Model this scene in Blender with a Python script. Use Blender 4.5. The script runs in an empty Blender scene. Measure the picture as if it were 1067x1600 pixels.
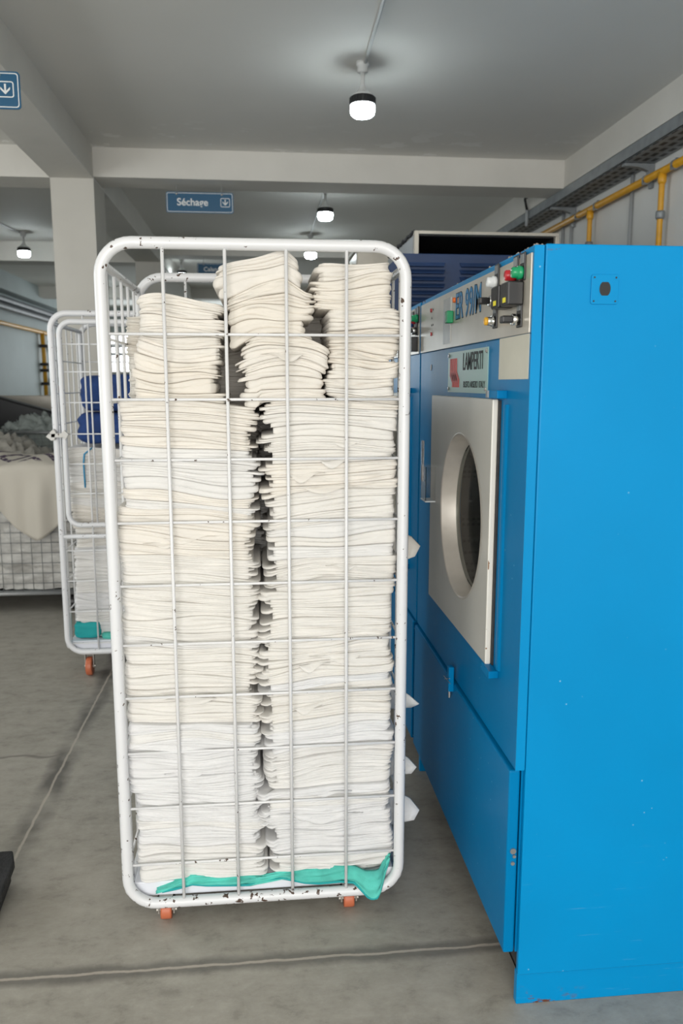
import bpy, bmesh, math, random
import numpy as np
from mathutils import Vector, Matrix, noise
S = bpy.context.scene
C = S.collection
PI = math.pi

# ------------------------------------------------------------------ camera
F = 1244.0
PITCH = math.atan(200 / F)
YAW = math.atan(128 / (F / math.cos(PITCH)))
CAM_H = 1.42
cd = bpy.data.cameras.new('camera'); cam = bpy.data.objects.new('camera', cd); C.objects.link(cam)
cam.location = (0, 0, CAM_H)
cam.rotation_euler = (PI / 2 - PITCH, 0, -YAW)
cd.sensor_fit = 'VERTICAL'; cd.sensor_height = 36; cd.lens = 36 * F / 1600
cd.clip_start = .05; cd.clip_end = 100
cd.dof.use_dof = True; cd.dof.focus_distance = 2.05; cd.dof.aperture_fstop = 4.5
S.camera = cam

# ------------------------------------------------------------------ world, daylight, exposure
W = bpy.data.worlds.new('world'); S.world = W; W.use_nodes = True
W.node_tree.nodes['Background'].inputs[0].default_value = (.95, .97, 1, 1)
W.node_tree.nodes['Background'].inputs[1].default_value = 1.6
S.view_settings.view_transform = 'Standard'; S.view_settings.look = 'None'
S.view_settings.gamma = 1; S.view_settings.use_curve_mapping = False
S.view_settings.exposure = 0.0

def area(name, loc, rot, sx, sy, power, col):
    l = bpy.data.lights.new(name, 'AREA'); l.shape = 'RECTANGLE'; l.size = sx; l.size_y = sy; l.energy = power; l.color = col
    o = bpy.data.objects.new(name, l); C.objects.link(o); o.location = loc; o.rotation_euler = rot
    return o
# daylight entering by the wide loading door behind the photographer
area('daylight_loading_door', (-.9, -3.4, 1.55), (PI / 2, 0, 0), 4.6, 2.5, 192, (1, .97, .925))
# daylight from the side windows on the left
area('daylight_side_window', (-3.55, 3.0, 1.9), (PI / 2, 0, -PI / 2), 3.0, 1.2, 40, (.95, .98, 1))
# daylight from the far windows of the hall
area('daylight_far_window', (-1.0, 16.6, 1.9), (-PI / 2, 0, 0), 3.5, 1.2, 60, (.88, .96, 1))

# ------------------------------------------------------------------ materials
def mat(name, col, rough=.5, metal=0, spec=.5, emit=None, es=0, noise_amt=0, nscale=8, bump=0, bscale=60, coat=0, trans=0):
    m = bpy.data.materials.new(name); m.use_nodes = True
    nt = m.node_tree; b = nt.nodes['Principled BSDF']
    b.inputs['Base Color'].default_value = (*col, 1); b.inputs['Roughness'].default_value = rough
    b.inputs['Metallic'].default_value = metal; b.inputs['Specular IOR Level'].default_value = spec
    b.inputs['Coat Weight'].default_value = coat; b.inputs['Transmission Weight'].default_value = trans
    if emit: b.inputs['Emission Color'].default_value = (*emit, 1); b.inputs['Emission Strength'].default_value = es
    if noise_amt or bump:
        tc = nt.nodes.new('ShaderNodeTexCoord')
    if noise_amt:
        n = nt.nodes.new('ShaderNodeTexNoise'); n.inputs['Scale'].default_value = nscale; n.inputs['Detail'].default_value = 5
        nt.links.new(tc.outputs['Object'], n.inputs['Vector'])
        r = nt.nodes.new('ShaderNodeValToRGB')
        r.color_ramp.elements[0].position = .3; r.color_ramp.elements[1].position = .7
        r.color_ramp.elements[0].color = (*[c * (1 - noise_amt) for c in col], 1)
        r.color_ramp.elements[1].color = (*[min(1, c * (1 + noise_amt)) for c in col], 1)
        nt.links.new(n.outputs['Fac'], r.inputs[0]); nt.links.new(r.outputs[0], b.inputs['Base Color'])
    if bump:
        n2 = nt.nodes.new('ShaderNodeTexNoise'); n2.inputs['Scale'].default_value = bscale; n2.inputs['Detail'].default_value = 6
        nt.links.new(tc.outputs['Object'], n2.inputs['Vector'])
        bp = nt.nodes.new('ShaderNodeBump'); bp.inputs['Strength'].default_value = bump; bp.inputs['Distance'].default_value = .01
        nt.links.new(n2.outputs['Fac'], bp.inputs['Height']); nt.links.new(bp.outputs[0], b.inputs['Normal'])
    return m

class NB:
    """tiny node-graph builder"""
    def __init__(s, m): s.nt = m.node_tree; s.b = s.nt.nodes['Principled BSDF']
    def n(s, t, **kw):
        x = s.nt.nodes.new(t)
        for k, v in kw.items(): setattr(x, k, v)
        return x
    def l(s, a, b): s.nt.links.new(a, b)
    def val(s, x, i, v):
        if hasattr(v, 'node'): s.l(v, x.inputs[i])
        else: x.inputs[i].default_value = v
    def math(s, op, a, b=0, c=None):
        x = s.n('ShaderNodeMath', operation=op); s.val(x, 0, a); s.val(x, 1, b)
        if c is not None: s.val(x, 2, c)
        return x.outputs[0]
    def noise(s, vec, scale, detail=4, rough=.5, dist=0):
        x = s.n('ShaderNodeTexNoise'); s.l(vec, x.inputs['Vector']); x.inputs['Scale'].default_value = scale
        x.inputs['Detail'].default_value = detail; x.inputs['Roughness'].default_value = rough; x.inputs['Distortion'].default_value = dist
        return x.outputs['Fac']
    def step(s, v, lo, hi):
        x = s.n('ShaderNodeMapRange'); s.val(x, 0, v); x.inputs[1].default_value = lo; x.inputs[2].default_value = hi; return x.outputs[0]
    def mix(s, f, a, b):
        x = s.n('ShaderNodeMix', data_type='RGBA')
        s.val(x, 0, f)
        for i, v in ((6, a), (7, b)):
            if hasattr(v, 'node'): s.l(v, x.inputs[i])
            else: x.inputs[i].default_value = (*v, 1)
        return x.outputs[2]
    def scale(s, vec, v):
        x = s.n('ShaderNodeMapping'); s.l(vec, x.inputs['Vector']); x.inputs['Scale'].default_value = v; return x.outputs[0]
    def color(s, c): s.l(c, s.b.inputs['Base Color'])
    def bump(s, h, st=.3, d=.005):
        x = s.n('ShaderNodeBump'); x.inputs['Strength'].default_value = st; x.inputs['Distance'].default_value = d
        s.l(h, x.inputs['Height']); s.l(x.outputs[0], s.b.inputs['Normal'])
    def pos(s):
        t = s.n('ShaderNodeTexCoord'); return t.outputs['Object']
    def xyz(s, p):
        x = s.n('ShaderNodeSeparateXYZ'); s.l(p, x.inputs[0]); return x.outputs

def chipped(name, col, chip=(.09, .055, .04), thr=.70, sc=26, rough=.35):
    m = mat(name, col, rough); g = NB(m); p = g.pos()
    a = g.noise(p, sc, 3, .55); z = g.noise(p, 3.1, 2)
    v = g.math('ADD', g.math('MULTIPLY_ADD', z, .35, a), g.math('MULTIPLY', g.step(g.xyz(p)[2], .11, .07), .06))
    f = g.step(v, thr + .17, thr + .185)
    g.color(g.mix(f, col, chip)); g.bump(g.math('SUBTRACT', 1, f), .4, .002)
    return m

def blue_paint(name, col, thr=.93, spec=.16):
    m = mat(name, col, .36, spec=spec); g = NB(m); p = g.pos()
    big = g.noise(p, 1.7, 3); c = g.mix(g.step(big, .3, .7), [x * .93 for x in col], [x * 1.06 for x in col])
    sp = g.n('ShaderNodeTexVoronoi'); g.l(p, sp.inputs['Vector']); sp.inputs['Scale'].default_value = 34
    ch = g.noise(p, 5, 2)
    spk = g.math('MULTIPLY', g.step(sp.outputs['Distance'], .075, .05), g.step(ch, .55, .60))
    sc = g.noise(g.scale(p, (2.2, 2.2, 34)), 3.5, 4, .6)
    low = g.step(g.xyz(p)[2], .55, .1)
    scr = g.math('MULTIPLY', g.math('MULTIPLY', g.step(sc, .66, .74), low), .2)
    f = g.math('MAXIMUM', g.math('MULTIPLY', spk, .7), scr)
    c = g.mix(f, c, (.25, .5, .68))
    ru = g.noise(g.scale(p, (1, 1, 2)), 14, 5, .7)
    rust = g.math('MULTIPLY', g.step(ru, .50, .56), g.step(g.xyz(p)[2], .05, .012))
    rust = g.math('MULTIPLY', g.math('MULTIPLY', rust, g.step(g.xyz(p)[0], .74, .64)), g.step(g.xyz(p)[1], 1.64, 1.61))
    edge = g.math('MULTIPLY', g.step(ru, .60, .64), g.step(g.xyz(p)[2], 1.675, 1.69))
    f2 = g.math('MAXIMUM', rust, edge)
    g.color(g.mix(f2, c, (.13, .05, .03)))
    g.l(g.math('MULTIPLY_ADD', f2, .5, .34), g.b.inputs['Roughness'])
    n = g.noise(p, 9, 3); g.bump(n, .12, .006)
    return m

M = {}
M['ceiling'] = mat('ceiling_paint', (.66, .65, .615), .75)
g = NB(M['ceiling']); p = g.pos(); y = g.xyz(p)[1]
near = g.math('MULTIPLY', g.step(y, 5.0, 5.55), g.step(y, 5.75, 5.66))
pe = g.noise(g.scale(p, (1, 1.6, 1)), 3.6, 5, .62)
f = g.math('MULTIPLY', g.step(pe, .575, .59), near)
bs = g.noise(p, .8, 4)
g.color(g.mix(f, g.mix(g.step(bs, .3, .7), (.72, .71, .665), (.78, .765, .72)), (.9, .89, .86)))
M['beam'] = mat('beam_plaster', (.66, .64, .59), .8, noise_amt=.04, nscale=3, bump=.15, bscale=20)
M['column'] = mat('column_plaster_shaded', (.56, .54, .49), .8, noise_amt=.04, nscale=3)  # same plaster as the beams; shade is put in by a darker colour
M['wall'] = mat('wall_paint', (.72, .73, .71), .7, noise_amt=.04, nscale=2, bump=.08, bscale=14)
M['wallblue'] = mat('wall_pale_blue', (.43, .49, .49), .6, noise_amt=.05, nscale=2)
# floor: smoothed grey concrete with two joints
fm = mat('concrete_floor', (.2, .19, .175), .5, spec=.35); g = NB(fm); p = g.pos(); x, y, z = g.xyz(p)
n1 = g.noise(p, 1.3, 6, .6); n2 = g.noise(g.scale(p, (1, 1.5, 1)), 11, 9, .74, .15); n3 = g.noise(p, 60, 3, .7)
c = g.mix(g.step(n1, .3, .7), (.26, .245, .208), (.385, .36, .31))
c = g.mix(g.math('MULTIPLY', g.step(n2, .40, .66), .55), c, (.46, .435, .385))
c = g.mix(g.math('MULTIPLY', g.step(n2, .44, .32), .35), c, (.15, .142, .128))
c = g.mix(g.math('MULTIPLY', g.step(n3, .62, .75), .3), c, (.5, .48, .44))
wob = g.math('MULTIPLY', g.math('SUBTRACT', g.noise(p, 9, 4, .6), .5), .02)
wid = g.noise(p, 5, 5, .65)
dx = g.math('ABSOLUTE', g.math('ADD', g.math('ADD', x, .762), wob)); dy = g.math('ABSOLUTE', g.math('ADD', g.math('SUBTRACT', y, 1.79), wob))
stx = g.math('MULTIPLY', g.math('MULTIPLY', g.step(g.math('SUBTRACT', dx, g.math('MULTIPLY', wid, .085)), .018, -.022), g.step(g.noise(p, 2.3, 4, .6), .36, .56)), .85)
sty = g.math('MULTIPLY', g.step(g.math('SUBTRACT', dy, g.math('MULTIPLY', wid, .045)), .012, -.008), .65)
c = g.mix(g.math('MAXIMUM', stx, sty), c, (.10, .094, .085))
ln = g.math('MAXIMUM', g.step(dx, .006, .0025), g.step(dy, .006, .0025))
c = g.mix(g.math('MULTIPLY', ln, .8), c, (.47, .42, .36))
# a hairline crack across the bay
dc = g.math('ABSOLUTE', g.math('ADD', g.math('SUBTRACT', y, 3.02), g.math('MULTIPLY', g.math('SUBTRACT', g.noise(p, 2.2, 3), .5), .35)))
c = g.mix(g.math('MULTIPLY', g.math('MULTIPLY', g.step(dc, .014, .003), g.step(x, -.78, -.82)), .6), c, (.11, .10, .09))
g.color(c); g.l(g.math('MULTIPLY_ADD', n1, .25, .36), g.b.inputs['Roughness'])
g.bump(g.math('SUBTRACT', g.math('MULTIPLY', n2, .2), g.math('MULTIPLY', ln, .6)), .25, .004)
M['floor'] = fm

M['cage'] = chipped('cage_white_enamel', (.76, .765, .78), thr=.685, sc=62, rough=.3)
M['cage_wire'] = chipped('cage_wire_enamel', (.80, .80, .805), thr=.70, sc=70)
M['catch'] = chipped('catch_enamel', (.6, .59, .56), thr=.58, sc=50)
M['tray'] = mat('white_tray', (.78, .80, .86), .4, noise_amt=.03)
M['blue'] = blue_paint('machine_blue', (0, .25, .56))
M['blueshaded'] = blue_paint('machine_blue_shaded', (0, .185, .43), spec=.08)  # same blue paint; shade of the front face is put into the darker colour
M['navy'] = mat('navy_paint', (.02, .045, .12), .45, noise_amt=.15, nscale=6)
M['black'] = mat('black_plastic', (.012, .012, .013), .35)
M['blackrough'] = mat('black_rough', (.015, .015, .016), .7, noise_amt=.4, nscale=12, bump=.5, bscale=50)
M['gasket'] = mat('dark_gasket', (.03, .03, .032), .7, noise_amt=.3, nscale=40)
M['plate'] = mat('beige_control_plate', (.56, .52, .45), .3, metal=.35, noise_amt=.10, nscale=7)
M['door'] = mat('stainless_door', (.64, .62, .57), .32, metal=.25, noise_amt=.06, nscale=5)
M['dooredge'] = chipped('door_edge_white', (.80, .77, .70), (.25, .13, .06), .66, 30)
M['rim'] = mat('porthole_rim_metal', (.63, .585, .52), .38, metal=.3, noise_amt=.15, nscale=9)
M['steel'] = mat('steel', (.5, .5, .5), .3, metal=.9)
M['chrome'] = mat('chrome', (.75, .75, .75), .12, metal=1)
M['galv'] = mat('galvanised_steel', (.27, .29, .30), .5, metal=.4, noise_amt=.15, nscale=14)
M['conduit'] = mat('grey_conduit', (.36, .38, .39), .55)
M['conduitdark'] = mat('dark_conduit', (.12, .125, .135), .5, noise_amt=.2, nscale=8)
M['yellow'] = mat('yellow_gas_paint', (.72, .36, .02), .4, noise_amt=.08, nscale=20)
M['red'] = mat('red_lens', (.55, .02, .03), .25); M['green'] = mat('green_lens', (.01, .30, .12), .25)
M['white'] = mat('white_lens', (.75, .77, .78), .25); M['amber'] = mat('amber_button', (.8, .42, .03), .35)
M['bluebtn'] = mat('blue_button', (.02, .13, .5), .3); M['orange'] = mat('orange_lens', (.8, .17, .03), .3)
M['yell'] = mat('yellow_sticker', (.85, .75, .02), .5); M['grey'] = mat('grey_plate', (.42, .42, .40), .35, metal=.4, noise_amt=.15, nscale=20)
M['paper'] = mat('aged_paper_label', (.60, .585, .50), .6, noise_amt=.05, nscale=9)
M['faint'] = mat('faint_print', (.54, .53, .46), .6)
M['plaque'] = mat('pale_green_plaque', (.31, .47, .43), .35, metal=.2); M['logo'] = mat('logo_red', (.60, .05, .03), .45)
M['ink'] = mat('black_ink', (.01, .01, .012), .5); M['cyan'] = mat('blue_lettering', (.02, .22, .48), .4)
M['signblue'] = mat('sign_blue', (.006, .085, .18), .4); M['signwhite'] = mat('sign_white', (.72, .74, .74), .5)
M['lampwhite'] = mat('lamp_white_plastic', (.55, .56, .55), .45)
M['bulb'] = mat('bulb_glow', (1, 1, 1), .4, emit=(.86, .96, 1), es=50)
M['bulboff'] = mat('bulb_glow_dim', (1, 1, 1), .4, emit=(.86, .96, 1), es=50)
M['caster'] = mat('orange_caster', (.55, .15, .07), .45); M['fork'] = mat('caster_fork', (.42, .40, .36), .4, metal=.6)
M['teal'] = mat('teal_cloth', (.10, .57, .48), .8, noise_amt=.22, nscale=13, bump=.2, bscale=300)
M['tealhem'] = mat('teal_hem', (.015, .36, .37), .8)
M['navycloth'] = mat('navy_cloth', (.018, .055, .20), .85, noise_amt=.2, nscale=14, bump=.4, bscale=60)
M['ribbon'] = mat('blue_ribbon', (.03, .30, .55), .6)
M['wiregrey'] = mat('grey_wire', (.30, .31, .31), .45, metal=.5)
M['glow'] = mat('bright_window_glass', (1, 1, 1), .3, emit=(.93, .97, 1), es=3.2)
M['frame'] = mat('window_frame_grey', (.35, .36, .36), .5)
gl = mat('porthole_glass', (.55, .57, .55), .06, trans=1); gl.node_tree.nodes['Principled BSDF'].inputs['IOR'].default_value = 1.1
M['glass'] = gl
ac = mat('clear_plastic', (.85, .85, .84), .08, trans=1); ac.node_tree.nodes['Principled BSDF'].inputs['IOR'].default_value = 1.25
M['clear'] = ac
dm = mat('perforated_drum', (.10, .095, .085), .45, metal=.5); g = NB(dm); p = g.pos()
v = g.n('ShaderNodeTexVoronoi'); v.inputs['Randomness'].default_value = 0; g.l(p, v.inputs['Vector']); v.inputs['Scale'].default_value = 60
g.color(g.mix(g.step(v.outputs['Distance'], .34, .28), (.16, .15, .135), (.006, .006, .006)))
M['drum'] = dm; M['lint'] = mat('dusty_lint', (.33, .29, .25), .95)
pf = mat('perforated_tray', (.25, .27, .28), .5, metal=.4); g = NB(pf); p = g.pos(); x, y, z = g.xyz(p)
hx = g.step(g.math('PINGPONG', g.math('MULTIPLY', x, 38), 1), .45, .5); hy = g.step(g.math('PINGPONG', g.math('MULTIPLY', y, 20), 1), .35, .4)
g.color(g.mix(g.math('MULTIPLY', hx, hy), (.25, .27, .28), (.02, .02, .022)))
M['perf'] = pf

def cloth_mat(name, col, amt=.04):
    m = mat(name, col, .9, spec=.15); g = NB(m); p = g.pos()
    n = g.noise(g.scale(p, (1, 1, 3)), 9, 4, .6)
    g.color(g.mix(g.step(n, .3, .7), [c * (1 - amt) for c in col], [min(.9, c * (1 + amt)) for c in col]))
    w = g.noise(p, 420, 2); h = g.noise(g.scale(p, (4, 4, 22)), 2.6, 3, .5, .6)
    g.bump(g.math('MULTIPLY_ADD', w, .08, h), .30, .006)
    m.node_tree.nodes['Principled BSDF'].inputs['Sheen Weight'].default_value = .1
    return m
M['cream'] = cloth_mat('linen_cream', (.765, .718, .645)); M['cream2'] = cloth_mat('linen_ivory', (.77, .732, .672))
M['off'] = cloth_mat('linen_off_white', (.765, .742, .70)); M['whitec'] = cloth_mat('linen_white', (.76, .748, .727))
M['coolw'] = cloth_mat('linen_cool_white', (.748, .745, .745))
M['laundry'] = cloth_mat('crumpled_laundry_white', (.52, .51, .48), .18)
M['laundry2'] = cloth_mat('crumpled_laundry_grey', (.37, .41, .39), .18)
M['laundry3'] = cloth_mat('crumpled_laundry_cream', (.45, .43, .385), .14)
# patterned cover cloth: purple diamonds on cream near the fold
pm = mat('cover_cloth_diamonds', (.6, .56, .48), .9); g = NB(pm); p = g.pos(); x, y, z = g.xyz(p)
u = g.math('PINGPONG', g.math('MULTIPLY', g.math('ADD', x, 3), 7.5), 1); w = g.math('PINGPONG', g.math('MULTIPLY', y, 6.0), 1)
d = g.math('ADD', u, w); band = g.math('MULTIPLY', g.step(g.math('PINGPONG', g.math('MULTIPLY', d, 2.2), 1), .58, .66), g.step(y, 5.005, 5.03))
rag = g.noise(p, 38, 3); band = g.math('MULTIPLY', band, g.step(rag, .36, .46))
g.color(g.mix(band, (.50, .465, .40), (.045, .025, .06)))
M['cover'] = pm

# ------------------------------------------------------------------ mesh helpers
def tag(o, label=None, cat=None, group=None, kind=None):
    if label: o['label'] = label
    if cat: o['category'] = cat
    if group: o['group'] = group
    if kind: o['kind'] = kind
    return o
def obj(name, bm, m, parent=None, smooth=False, bevel=0, angle=None):
    me = bpy.data.meshes.new(name)
    if isinstance(bm, bmesh.types.BMesh): bm.normal_update(); bm.to_mesh(me); bm.free()
    else: me.from_pydata(*bm); me.update()
    for mm in (m if isinstance(m, (list, tuple)) else [m]): me.materials.append(mm)
    if smooth:
        for pl in me.polygons: pl.use_smooth = True
    o = bpy.data.objects.new(name, me); C.objects.link(o)
    if parent: o.parent = parent; o.matrix_parent_inverse = Matrix.Translation(-parent.location)
    if bevel:
        b = o.modifiers.new('bevel', 'BEVEL'); b.width = bevel; b.segments = 2; b.limit_method = 'ANGLE'
    return o
def thing(name, label, cat, loc=(0, 0, 0), group=None):
    o = bpy.data.objects.new(name, None); C.objects.link(o); o.location = loc; o.empty_display_size = .1
    return tag(o, label, cat, group)
def B(): return bmesh.new()
def box(bm, x0, x1, y0, y1, z0, z1, mi=0):
    vs = [bm.verts.new((x, y, z)) for x in (x0, x1) for y in (y0, y1) for z in (z0, z1)]
    for q in ((0, 1, 3, 2), (4, 6, 7, 5), (0, 4, 5, 1), (2, 3, 7, 6), (0, 2, 6, 4), (1, 5, 7, 3)):
        f = bm.faces.new([vs[i] for i in q]); f.material_index = mi
    return bm
def boxes(*bs):
    bm = B()
    for b in bs: box(bm, *b)
    return bm
def tube(bm, pts, r, seg=10, closed=False):
    pts = [Vector(p) for p in pts]; n = len(pts); rings = []; prev = None
    for i in range(n):
        a = pts[i - 1] if (i or closed) else pts[i]; b = pts[(i + 1) % n] if (i < n - 1 or closed) else pts[i]
        t = (b - a).normalized()
        if prev is None:
            u = t.cross(Vector((0, 0, 1)));
            if u.length < .2: u = t.cross(Vector((1, 0, 0)))
        else: u = prev - t * prev.dot(t)
        u.normalize(); v = t.cross(u); prev = u
        rings.append([bm.verts.new(pts[i] + (u * math.cos(k * 2 * PI / seg) + v * math.sin(k * 2 * PI / seg)) * r) for k in range(seg)])
    for i in range(n if closed else n - 1):
        A, D = rings[i], rings[(i + 1) % n]
        if closed and i == n - 1:
            off = min(range(seg), key=lambda k: (A[0].co - D[k].co).length); D = D[off:] + D[:off]
        for k in range(seg): bm.faces.new((A[k], D[k], D[(k + 1) % seg], A[(k + 1) % seg]))
    if not closed: bm.faces.new(rings[0]); bm.faces.new(rings[-1][::-1])
    return bm
def lathe(bm, prof, c, axis='Z', seg=24, cap=True):
    """prof: list of (radius, height) along axis"""
    c = Vector(c); rings = []
    for r, h in prof:
        ring = []
        for k in range(seg):
            a = 2 * PI * k / seg; u, v = r * math.cos(a), r * math.sin(a)
            q = {'Z': (u, v, h), 'X': (h, u, v), 'Y': (v, h, u)}[axis]
            ring.append(bm.verts.new(c + Vector(q)))
        rings.append(ring)
    for A, D in zip(rings, rings[1:]):
        for k in range(seg): bm.faces.new((A[k], A[(k + 1) % seg], D[(k + 1) % seg], D[k]))
    if cap: bm.faces.new(rings[0][::-1]); bm.faces.new(rings[-1])
    return bm
def rrect(a0, a1, b0, b1, r, n=7):
    """rounded rectangle outline in (a,b)"""
    out = []
    for cx, cy, s in ((a1 - r, b1 - r, 0), (a0 + r, b1 - r, 1), (a0 + r, b0 + r, 2), (a1 - r, b0 + r, 3)):
        for k in range(n): t = (s + k / (n - 1)) * PI / 2; out.append((cx + r * math.cos(t), cy + r * math.sin(t)))
    return out
def prism(bm, pts, lo, hi, plane='XZ', mi=0):
    """extrude 2-D outline; plane XZ extrudes along Y, YZ along X, XY along Z"""
    def P(a, b, h): return {'XZ': (a, h, b), 'YZ': (h, a, b), 'XY': (a, b, h)}[plane]
    A = [bm.verts.new(P(a, b, lo)) for a, b in pts]; D = [bm.verts.new(P(a, b, hi)) for a, b in pts]; n = len(pts)
    fs = [bm.faces.new(A), bm.faces.new(D[::-1])] + [bm.faces.new((A[i], D[i], D[(i + 1) % n], A[(i + 1) % n])) for i in range(n)]
    for f in fs: f.material_index = mi
    return bm
def plate_hole(bm, y0, y1, z0, z1, cy, cz, r, x0, x1, seg=64):
    """rectangular plate in the YZ plane with a round hole"""
    import itertools
    F1, F2 = [], []
    for k in range(seg):
        t = 2 * PI * (k + .5) / seg; c, s = math.cos(t), math.sin(t)
        ky = ((y1 - cy) if c > 0 else (y0 - cy)) / c; kz = ((z1 - cz) if s > 0 else (z0 - cz)) / s
        q = min(ky, kz); F2.append((cy + q * c, cz + q * s)); F1.append((cy + r * c, cz + r * s))
    # force the corners
    for cyy, czz in ((y0, z0), (y0, z1), (y1, z0), (y1, z1)):
        i = min(range(seg), key=lambda k: (F2[k][0] - cyy) ** 2 + (F2[k][1] - czz) ** 2); F2[i] = (cyy, czz)
    V = {}
    for nm, L, X in (('ia', F1, x0), ('ib', F1, x1), ('oa', F2, x0), ('ob', F2, x1)): V[nm] = [bm.verts.new((X, a, b)) for a, b in L]
    for k in range(seg):
        j = (k + 1) % seg
        bm.faces.new((V['ia'][k], V['oa'][k], V['oa'][j], V['ia'][j])); bm.faces.new((V['ib'][k], V['ib'][j], V['ob'][j], V['ob'][k]))
        bm.faces.new((V['ia'][k], V['ia'][j], V['ib'][j], V['ib'][k])); bm.faces.new((V['oa'][k], V['ob'][k], V['ob'][j], V['oa'][j]))
    bmesh.ops.recalc_face_normals(bm, faces=bm.faces)
    return bm
def text(name, s, size, m, parent, right, up, origin, depth=.0015, bold=0, sx=1, spacing=1):
    """lettering as a mesh: right / up are the text's axes in the world"""
    cu = bpy.data.curves.new(name, 'FONT'); cu.body = s; cu.size = size; cu.extrude = depth / 2; cu.offset = bold; cu.space_character = spacing
    t = bpy.data.objects.new('tmp', cu); C.objects.link(t)
    dg = bpy.context.evaluated_depsgraph_get(); dg.update()
    me = bpy.data.meshes.new_from_object(t.evaluated_get(dg)); bpy.data.objects.remove(t)
    r, u = Vector(right) * sx, Vector(up); n = Vector(right).cross(u)
    me.transform(Matrix(((r.x, u.x, n.x, origin[0]), (r.y, u.y, n.y, origin[1]), (r.z, u.z, n.z, origin[2]), (0, 0, 0, 1))))
    me.materials.clear(); me.materials.append(m)
    o = bpy.data.objects.new(name, me); C.objects.link(o)
    if parent: o.parent = parent; o.matrix_parent_inverse = Matrix.Translation(-parent.location)
    return o
def struct(name, bm, m, **k):
    o = obj(name, bm, m, **k); o['kind'] = 'structure'; return o

# ------------------------------------------------------------------ the building
ZC = 2.95; XR = 2.33; XL = -3.65; YB = -3.6; YF = 17.0
struct('floor', boxes((XL - .2, XR + .2, YB - 3, YF + .2, -.1, 0)), M['floor'])
struct('ceiling', boxes((XL - .2, XR + .2, YB, YF + .2, ZC, ZC + .15)), M['ceiling'])
struct('wall_right', boxes((XR, XR + .2, YB, YF, 0, ZC)), M['wall'])
struct('wall_left', boxes((XL - .2, XL, YB, YF, 0, ZC)), M['wallblue'])
bm = B()
for b in ((XL, -3.5, 0, ZC), (-2.55, XR, 0, ZC), (-3.5, -2.55, 0, 1.62), (-3.5, -2.55, 2.45, ZC)): box(bm, b[0], b[1], YF, YF + .2, b[2], b[3])
struct('wall_far', bm, M['wallblue'])
# wall behind the photographer with the loading door opening
struct('wall_back', boxes((XL, -3.3, YB - .2, YB, 0, ZC), (1.6, XR, YB - .2, YB, 0, ZC), (-3.3, 1.6, YB - .2, YB, 2.85, ZC)), M['wall'])
w = struct('window_1', boxes((-3.5, -2.55, YF + .1, YF + .13, 1.62, 2.45)), M['glow'])
bm = B()
for x in (-3.5, -3.2, -2.9, -2.6): box(bm, x, x + .05, YF + .02, YF + .1, 1.62, 2.45)
for z in (1.62, 2.0, 2.16, 2.40): box(bm, -3.5, -2.55, YF + .02, YF + .1, z, z + .05)
obj('window_frame', bm, M['frame'], w)
BX0, BX1 = -1.342, -1.065
struct('beam_long', boxes((BX0, BX1, YB, YF, 2.753, ZC)), M['beam'])
struct('beam_cross_near', boxes((BX1, 2.13, 5.65, 5.95, 2.765, ZC)), M['beam'])
struct('beam_cross_near_left', boxes((XL, BX0, 5.65, 5.95, 2.753, ZC)), M['beam'])
struct('beam_cross_far', boxes((BX1, 2.13, 9.3, 9.6, 2.83, ZC)), M['beam'])
struct('beam_cross_far_left', boxes((XL, BX0, 9.3, 9.6, 2.745, ZC)), M['beam'])
struct('beam_cross_last', boxes((XL, 2.13, 13.4, 13.7, 2.78, ZC)), M['beam'])
struct('beam_right', boxes((2.13, XR, YB, YF, 2.77, ZC)), M['beam'])
struct('beam_left', boxes((XL, XL + .2, YB, YF, 2.70, ZC)), M['wallblue'])
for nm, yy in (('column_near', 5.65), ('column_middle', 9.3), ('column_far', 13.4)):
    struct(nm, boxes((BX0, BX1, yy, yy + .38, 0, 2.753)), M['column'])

# ------------------------------------------------------------------ pendant lamps on the ceiling
def lamp(x, y, label, conduit=None):
    t = thing('ceiling_lamp', label, 'lamp', (x, y, ZC), 'ceiling lamps with screw-in bulbs')
    obj('mount', lathe(B(), [(.032, 0), (.032, -.018), (.026, -.022), (.026, -.045), (.012, -.05)], (x, y, ZC), seg=20), M['lampwhite'], t, True)
    obj('neck', lathe(B(), [(.011, -.045), (.011, -.10), (.016, -.118), (.034, -.14), (.055, -.152), (.057, -.16)], (x, y, ZC), seg=24), M['lampwhite'], t, True)
    bm = B(); seg = 48; prof = []
    lathe(bm, [(.058, -.158), (.062, -.162), (.062, -.191), (.060, -.195)], (x, y, ZC), seg=seg)
    for k in range(seg // 2):
        a = 2 * PI * k / (seg // 2); c, s = math.cos(a), math.sin(a); tube(bm, [(x + .062 * c, y + .062 * s, ZC - .163), (x + .062 * c, y + .062 * s, ZC - .190)], .0025, 4)
    obj('heat_sink', bm, M['black'], t)
    obj('bulb', lathe(B(), [(.058, -.195), (.060, -.199), (.0605, -.222), (.056, -.238), (.045, -.247), (.02, -.252), (.004, -.253)], (x, y, ZC), seg=32), M['bulb'], t, True)
    return t
lamp(.519, 4.096, 'lit white ceiling lamp with black collar, nearest and largest in view')
lamp(.54, 6.58, 'lit ceiling lamp between the cross beam and the arrow sign row, above cage centre')
lamp(.546, 8.54, 'lit ceiling lamp low over the white cage top rail, behind another lamp')
lamp(-2.37, 8.73, 'lit ceiling lamp left of the near column, by the picture edge')
lamp(-.93, 10.25, 'far ceiling lamp beside the furthest hanging blue sign')
lamp(-2.45, 12.9, 'tiny far lamp seen through the side bars of the front cage')
def conduit(pts, label, m='lampwhite', r=.009, name='ceiling_conduit', cat='conduit'):
    return tag(obj(name, tube(B(), pts, r, 8), M[m], None, True), label, cat)
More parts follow.
